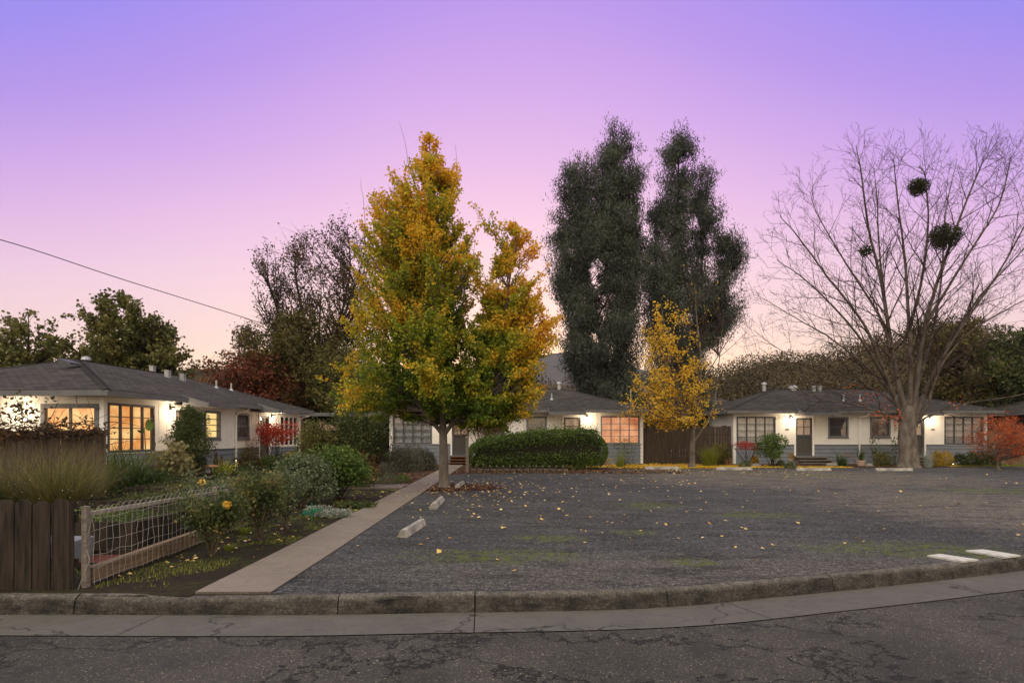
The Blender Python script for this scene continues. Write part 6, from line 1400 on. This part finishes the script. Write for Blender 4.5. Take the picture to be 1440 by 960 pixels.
m = MB(); b = G(1192, 654); m.tube([(-.35, 0, .0), (-.33, 0, .45), (-.1, 0, .62), (.22, 0, .58), (.36, 0, .30), (.38, 0, 0)], .014, 6); m.tube([(-.2, .02, .60), (.05, .02, .40), (.3, .02, .44)], .012, 6); tag(m.build('plant_hoop', M['twigred'], None, b), 'red hoop plant support by the blue grey siding', 'plant support')
tuft('wispy_plant', 'silvery wispy plant right of the leafless tree trunk', 1305, 657, 20, 22, 'silver', 160, .012, .55)
shrub('shrub', 'golden yellow bush lit by a garden lamp before the right bungalow', 1328, 655, 36, 25, 'yellowshrub', .07, 1900, dome=4)
shrub('shrub', 'dark bush right of the golden yellow one', 1360, 655, 36, 26, 'darkgreen', .08, 1700, dome=4)
shrub('shrub', 'long dark bush under the far window of the right bungalow', 1390, 655, 50, 25, 'darkgreen', .08, 2000, dome=5)
ob = G(1403, 659); rng = rngn(); lead = [ob, P(1403, 640, ob[1]), P(1400, 620, ob[1]), P(1398, 600, ob[1])]
tp = [([P(1403, 642, ob[1]), P(1395, 630, ob[1]), P(1380, 614, ob[1]), P(1370, 606, ob[1])], .03, .01), ([P(1403, 638, ob[1]), P(1412, 620, ob[1]), P(1430, 606, ob[1]), P(1440, 600, ob[1])], .03, .01)]
crown_tree('orange_maple', 'spreading orange red maple at the right edge before the bungalow corner', 'tree', ob, lead, .055, [Crown([(583, 1385, 1412), (592, 1368, 1442), (604, 1358, 1470), (618, 1362, 1480), (632, 1378, 1460)], ob[1])], [110], L['mapleorange'], M['barkpale'], .06, 34, .07, rng, rise=.5, inner=.2, hole=.30, hole_s=1.3, nsub=4, trunkpaths=tp, tstart=.35, aspect=.6)
for i, (px, py, w_) in enumerate(((1170, 655, .30), (1222, 656, .28), (1063, 656, .26))):
    b = G(px, py); m = MB(); rr = random.Random(i); m.lathe([(.001, 0), (w_, .0), (w_ * .95, .10), (w_ * .6, .19), (.001, .21)], (0, 0, 0), 9); o = m.build('garden_rock', M['stone'], None, b, smooth=False)
    o.scale = (1, .7, .8); o.rotation_euler = (0, 0, i); tag(o, ['flat grey rock by the steps of the dark door', 'flat grey rock between the pot and the rounded bush', 'pale flat rock left of the bushy small tree'][i], 'rock')
# garden spot lamp
b = G(1337, 656); t_ = thing('garden_lamp', 'small lit garden lamp low in the golden bush', 'garden lamp', b + [0, -.15, 0]); m = MB(); m.tube([(0, 0, 0), (0, 0, .16)], .012, 6); m.lathe([(.03, .16), (.045, .17), (.045, .19), (.03, .27), (.001, .29)], (0, 0, 0), 10); m.build('housing', M['blackmetal'], t_)
m = MB(); m.lathe([(.001, .12), (.022, .125), (.024, .155), (.001, .16)], (0, -.01, 0), 12); m.build('bulb', M['frost'], t_)
def lamp_light(parent, loc, e, soft=.06, col=(1, .66, .32)):
    ld = bpy.data.lights.new('garden_lamp_light', 'POINT'); ld.energy = e; ld.color = col; ld.shadow_soft_size = soft; lo = bpy.data.objects.new('lamp_light', ld); C.objects.link(lo); lo.parent = parent; lo.location = loc
lamp_light(t_, (0, -.12, .16), 4)
# low path lamps in the left garden
for (px, d_, lb, e) in ((262, 19.2, 'low garden lamp beside the copper table, hidden in plants', 13), (332, 21.6, 'low garden lamp by the garden path of the left bungalow', 10), (398, 26.8, 'low garden lamp under the golden orange shrub', 4)):
    b = np.array([(px - CX) / F * d_, d_, gz(d_)]); t_ = thing('garden_lamp', lb, 'garden lamp', b); m = MB(); m.tube([(0, 0, 0), (0, 0, .62)], .012, 6); m.lathe([(.001, .74), (.12, .68), (.115, .665), (.03, .69)], (0, 0, 0), 12); m.build('housing', M['blackmetal'], t_)
    m = MB(); m.lathe([(.001, .64), (.015, .645), (.015, .66), (.001, .67)], (0, 0, 0), 10); m.build('bulb', M['frost'], t_); lamp_light(t_, (0, -.07, .60), e)
# ---- leaves on the ground
def scatter(n_, fnc, size, seed, z=.014):
    rng = np.random.RandomState(seed); q = fnc(rng, n_); q = np.asarray(q); zz = np.array([gz(v) for v in q[:, 1]]) + z; return np.stack([q[:, 0], q[:, 1], zz + rng.rand(len(q)) * .012], 1)
def flat_leaves(name, label, Cn, size, lm, seed, cat, aspect=.9):
    rng = np.random.RandomState(seed); N_ = len(Cn); a = rng.rand(N_) * 2 * PI; tl = rng.normal(size=(N_, 2)) * .22; Lh = size * (1 + .4 * (rng.rand(N_) * 2 - 1)) / 2
    d = np.stack([np.cos(a), np.sin(a), tl[:, 0]], 1) * Lh[:, None]; s2 = np.stack([-np.sin(a), np.cos(a), tl[:, 1]], 1) * Lh[:, None] * aspect; up = np.array([0, 0, 1.0]) * Lh[:, None] * .25
    V = np.stack([Cn - d, Cn + s2 + up, Cn + d, Cn - s2 + up], 1).reshape(-1, 3); Q = np.arange(N_ * 4).reshape(N_, 4)
    o = link(name, np_mesh(name, V, Q, 4, tint=rng.rand(N_)), L[lm]); tag(o, label, cat, kind='stuff'); return o
def px_region(cx, cy, sx, sy):
    def f(rng, n_):
        c = G(cx, cy); return np.stack([c[0] + rng.normal(size=n_) * sx, c[1] + rng.normal(size=n_) * sy], 1)
    return f
A = [scatter(330, px_region(668, 692, 1.2, 2.0), .07, 1), scatter(240, px_region(780, 680, 3.4, 2.6), .07, 2), scatter(110, px_region(930, 690, 4.5, 5), .07, 3), scatter(60, px_region(700, 730, 2.5, 2.2), .07, 4), scatter(260, px_region(990, 664, 3.2, .9), .07, 5), scatter(130, px_region(1150, 672, 6, 3), .07, 6), scatter(60, px_region(1000, 730, 5, 3), .07, 7), scatter(22, px_region(640, 760, 2, 1), .06, 8)]
A = np.concatenate(A); A = A[(A[:, 0] > WX1 + .05) & (A[:, 1] > 6.6) & (A[:, 1] < 28.6)]
flat_leaves('fallen_leaves', 'pale yellow leaves scattered over the gravel lot', A, .068, 'fallen', 5, 'fallen leaves')
Bq = [scatter(3600, lambda r, n_: np.stack([r.normal(size=n_) * 1.9 + 8.0, 29.3 + r.normal(size=n_) * .9], 1), .07, 11), scatter(900, lambda r, n_: np.stack([r.uniform(9.5, 16, n_), r.uniform(27.9, 28.9, n_)], 1), .07, 12)]
flat_leaves('fallen_leaves', 'bright golden leaf carpet under the slim golden ginkgo', np.concatenate(Bq), .10, 'gold', 6, 'fallen leaves')
Cq = [scatter(1500, lambda r, n_: np.array([(-1.75 + 1.35 * math.cos(a) * k, 17.9 + 1.2 * math.sin(a) * k) for a, k in zip(r.rand(n_) * 6.28, r.rand(n_) ** .5 * 1.02)]), .06, 21, .022), scatter(2600, lambda r, n_: np.stack([r.uniform(-2.5, 7, n_), r.uniform(23.9, 25.6, n_)], 1), .06, 22, .02), scatter(1300, lambda r, n_: np.stack([r.uniform(-6.5, WX0 - .1, n_), r.uniform(18.8, 23.5, n_)], 1), .06, 23, .02), scatter(900, lambda r, n_: np.stack([r.uniform(15.5, 23, n_), r.uniform(28.3, 29.2, n_)], 1), .06, 24, .02)]
Cq = np.concatenate(Cq); Cq = Cq[(Cq[:, 0] > WX1 + .04) | (Cq[:, 0] < WX0 - .04)]
flat_leaves('leaf_litter', 'brown leaf litter and bark chips on the planting beds', Cq, .085, 'litter', 7, 'leaf litter', .5)
Dq = [scatter(120, lambda r, n_: np.stack([r.uniform(-4.5, WX0 - .05, n_), r.uniform(6.4, 17, n_)], 1), .06, 31), scatter(160, lambda r, n_: np.stack([r.uniform(-6.5, WX0 - .05, n_), r.uniform(18.8, 24, n_)], 1), .06, 32, .03), scatter(150, lambda r, n_: np.stack([r.normal(size=n_) * .9 - 1.75, 17.6 + r.normal(size=n_) * 1.0], 1), .06, 33, .04), scatter(160, lambda r, n_: np.stack([r.uniform(-2, 7, n_), r.uniform(23.9, 25.7, n_)], 1), .06, 34, .03), scatter(36, lambda r, n_: np.stack([r.uniform(WX0, WX1, n_), r.uniform(12, 26, n_)], 1), .06, 35, .028)]
flat_leaves('fallen_leaves', 'single yellow leaves on the garden soil, walk and bark beds', np.concatenate(Dq), .05, 'fallen', 8, 'fallen leaves')
# grass and weeds
def grass(name, label, fnc, n_, h_, lm, seed, wd=.006):
    B = scatter(n_, fnc, 0, seed, .004); rng = np.random.RandomState(seed + 1); V, Q = blades_arrays(B, h_, wd, rng, .8); o = link(name, np_mesh(name, V, Q, 4, tint=np.repeat(rng.rand(n_), 3)), L[lm]); tag(o, label, 'grass', kind='stuff')
def patchy(x0, x1, y0, y1, th, sc, seed):
    def f(r, n_):
        o = np.zeros((0, 2))
        while len(o) < n_:
            q = np.stack([r.uniform(x0, x1, n_), r.uniform(y0, y1, n_)], 1); q3 = np.concatenate([q, np.zeros((n_, 1))], 1); o = np.concatenate([o, q[fnoise(q3, sc, seed) > th]])
        return o[:n_]
    return f
grass('grass', 'thin weedy grass on the soil strip between the wire fence and the walk', patchy(-4.42, WX0 - .03, 6.25, 17.2, .55, 1.6, 3), 5200, .035, 'limegrass', 61, .005)
grass('grass', 'narrow strip of green grass before the right bungalow', lambda r, n_: np.stack([r.uniform(21, 27, n_), r.uniform(28.9 - 0, 30.0, n_)], 1), 9000, .07, 'limegrass', 63, .012)
grass('grass', 'weeds and grass between the raised beds', patchy(-8.5, -4.7, 6.6, 16, .48, .8, 5), 6000, .08, 'green', 65, .01)
# ---- cables
def cable(label, pts, r=.012):
    c = catmull3(np.array(pts), 8); m = MB(); o0 = c[0]; m.tube([tuple(p - o0) for p in c], r, 5); tag(m.build('overhead_cable', M['cable'], None, o0), label, 'cable')
cable('single dark overhead cable sloping down from the upper left', [P(-200, 292, 24), P(0, 337, 27), P(170, 392, 31), P(345, 447, 36), P(440, 480, 38.5)], .022)
cable('thin utility wire above the roof of the middle bungalow', [P(640, 530, 37), P(780, 548, 36.5), P(887, 550.5, 36)], .010)
mb = P(887, 585, 36); m = MB(); m.tube([(0, 0, 0), (0, 0, (585 - 549) / F * 36)], .025, 6); m.lathe([(.05, -.05), (.05, .05)], (0, 0, 1.48), 8); m.tube([(0, 0, 0), (0, 0, -2.2)], .03, 6); tag(m.build('service_mast', M['metal'], None, mb), 'thin metal service mast behind the middle bungalow roof', 'mast')
cable('faint wire crossing behind the leafless tree at the right', [P(1290, 560, 34), P(1380, 563, 36), P(1500, 556, 40)], .008)
print('COUNTS', cnt)
# ============================================================ evening air
m_, nt_, out_ = new_mat('evening_haze'); pv = nt_.nodes.new('ShaderNodeVolumePrincipled')
pv.inputs['Color'].default_value = (.86, .84, .92, 1); pv.inputs['Density'].default_value = .00010; pv.inputs['Anisotropy'].default_value = .2
nt_.links.new(pv.outputs[0], out_.inputs['Volume'])
hz = MB(); hz.box(-2100, 2100, -1200, 3400, -40, 520); ho = hz.build('haze', m_); tag(ho, 'thin evening haze filling the valley air', kind='stuff')
scene.cycles.volume_bounces = 0
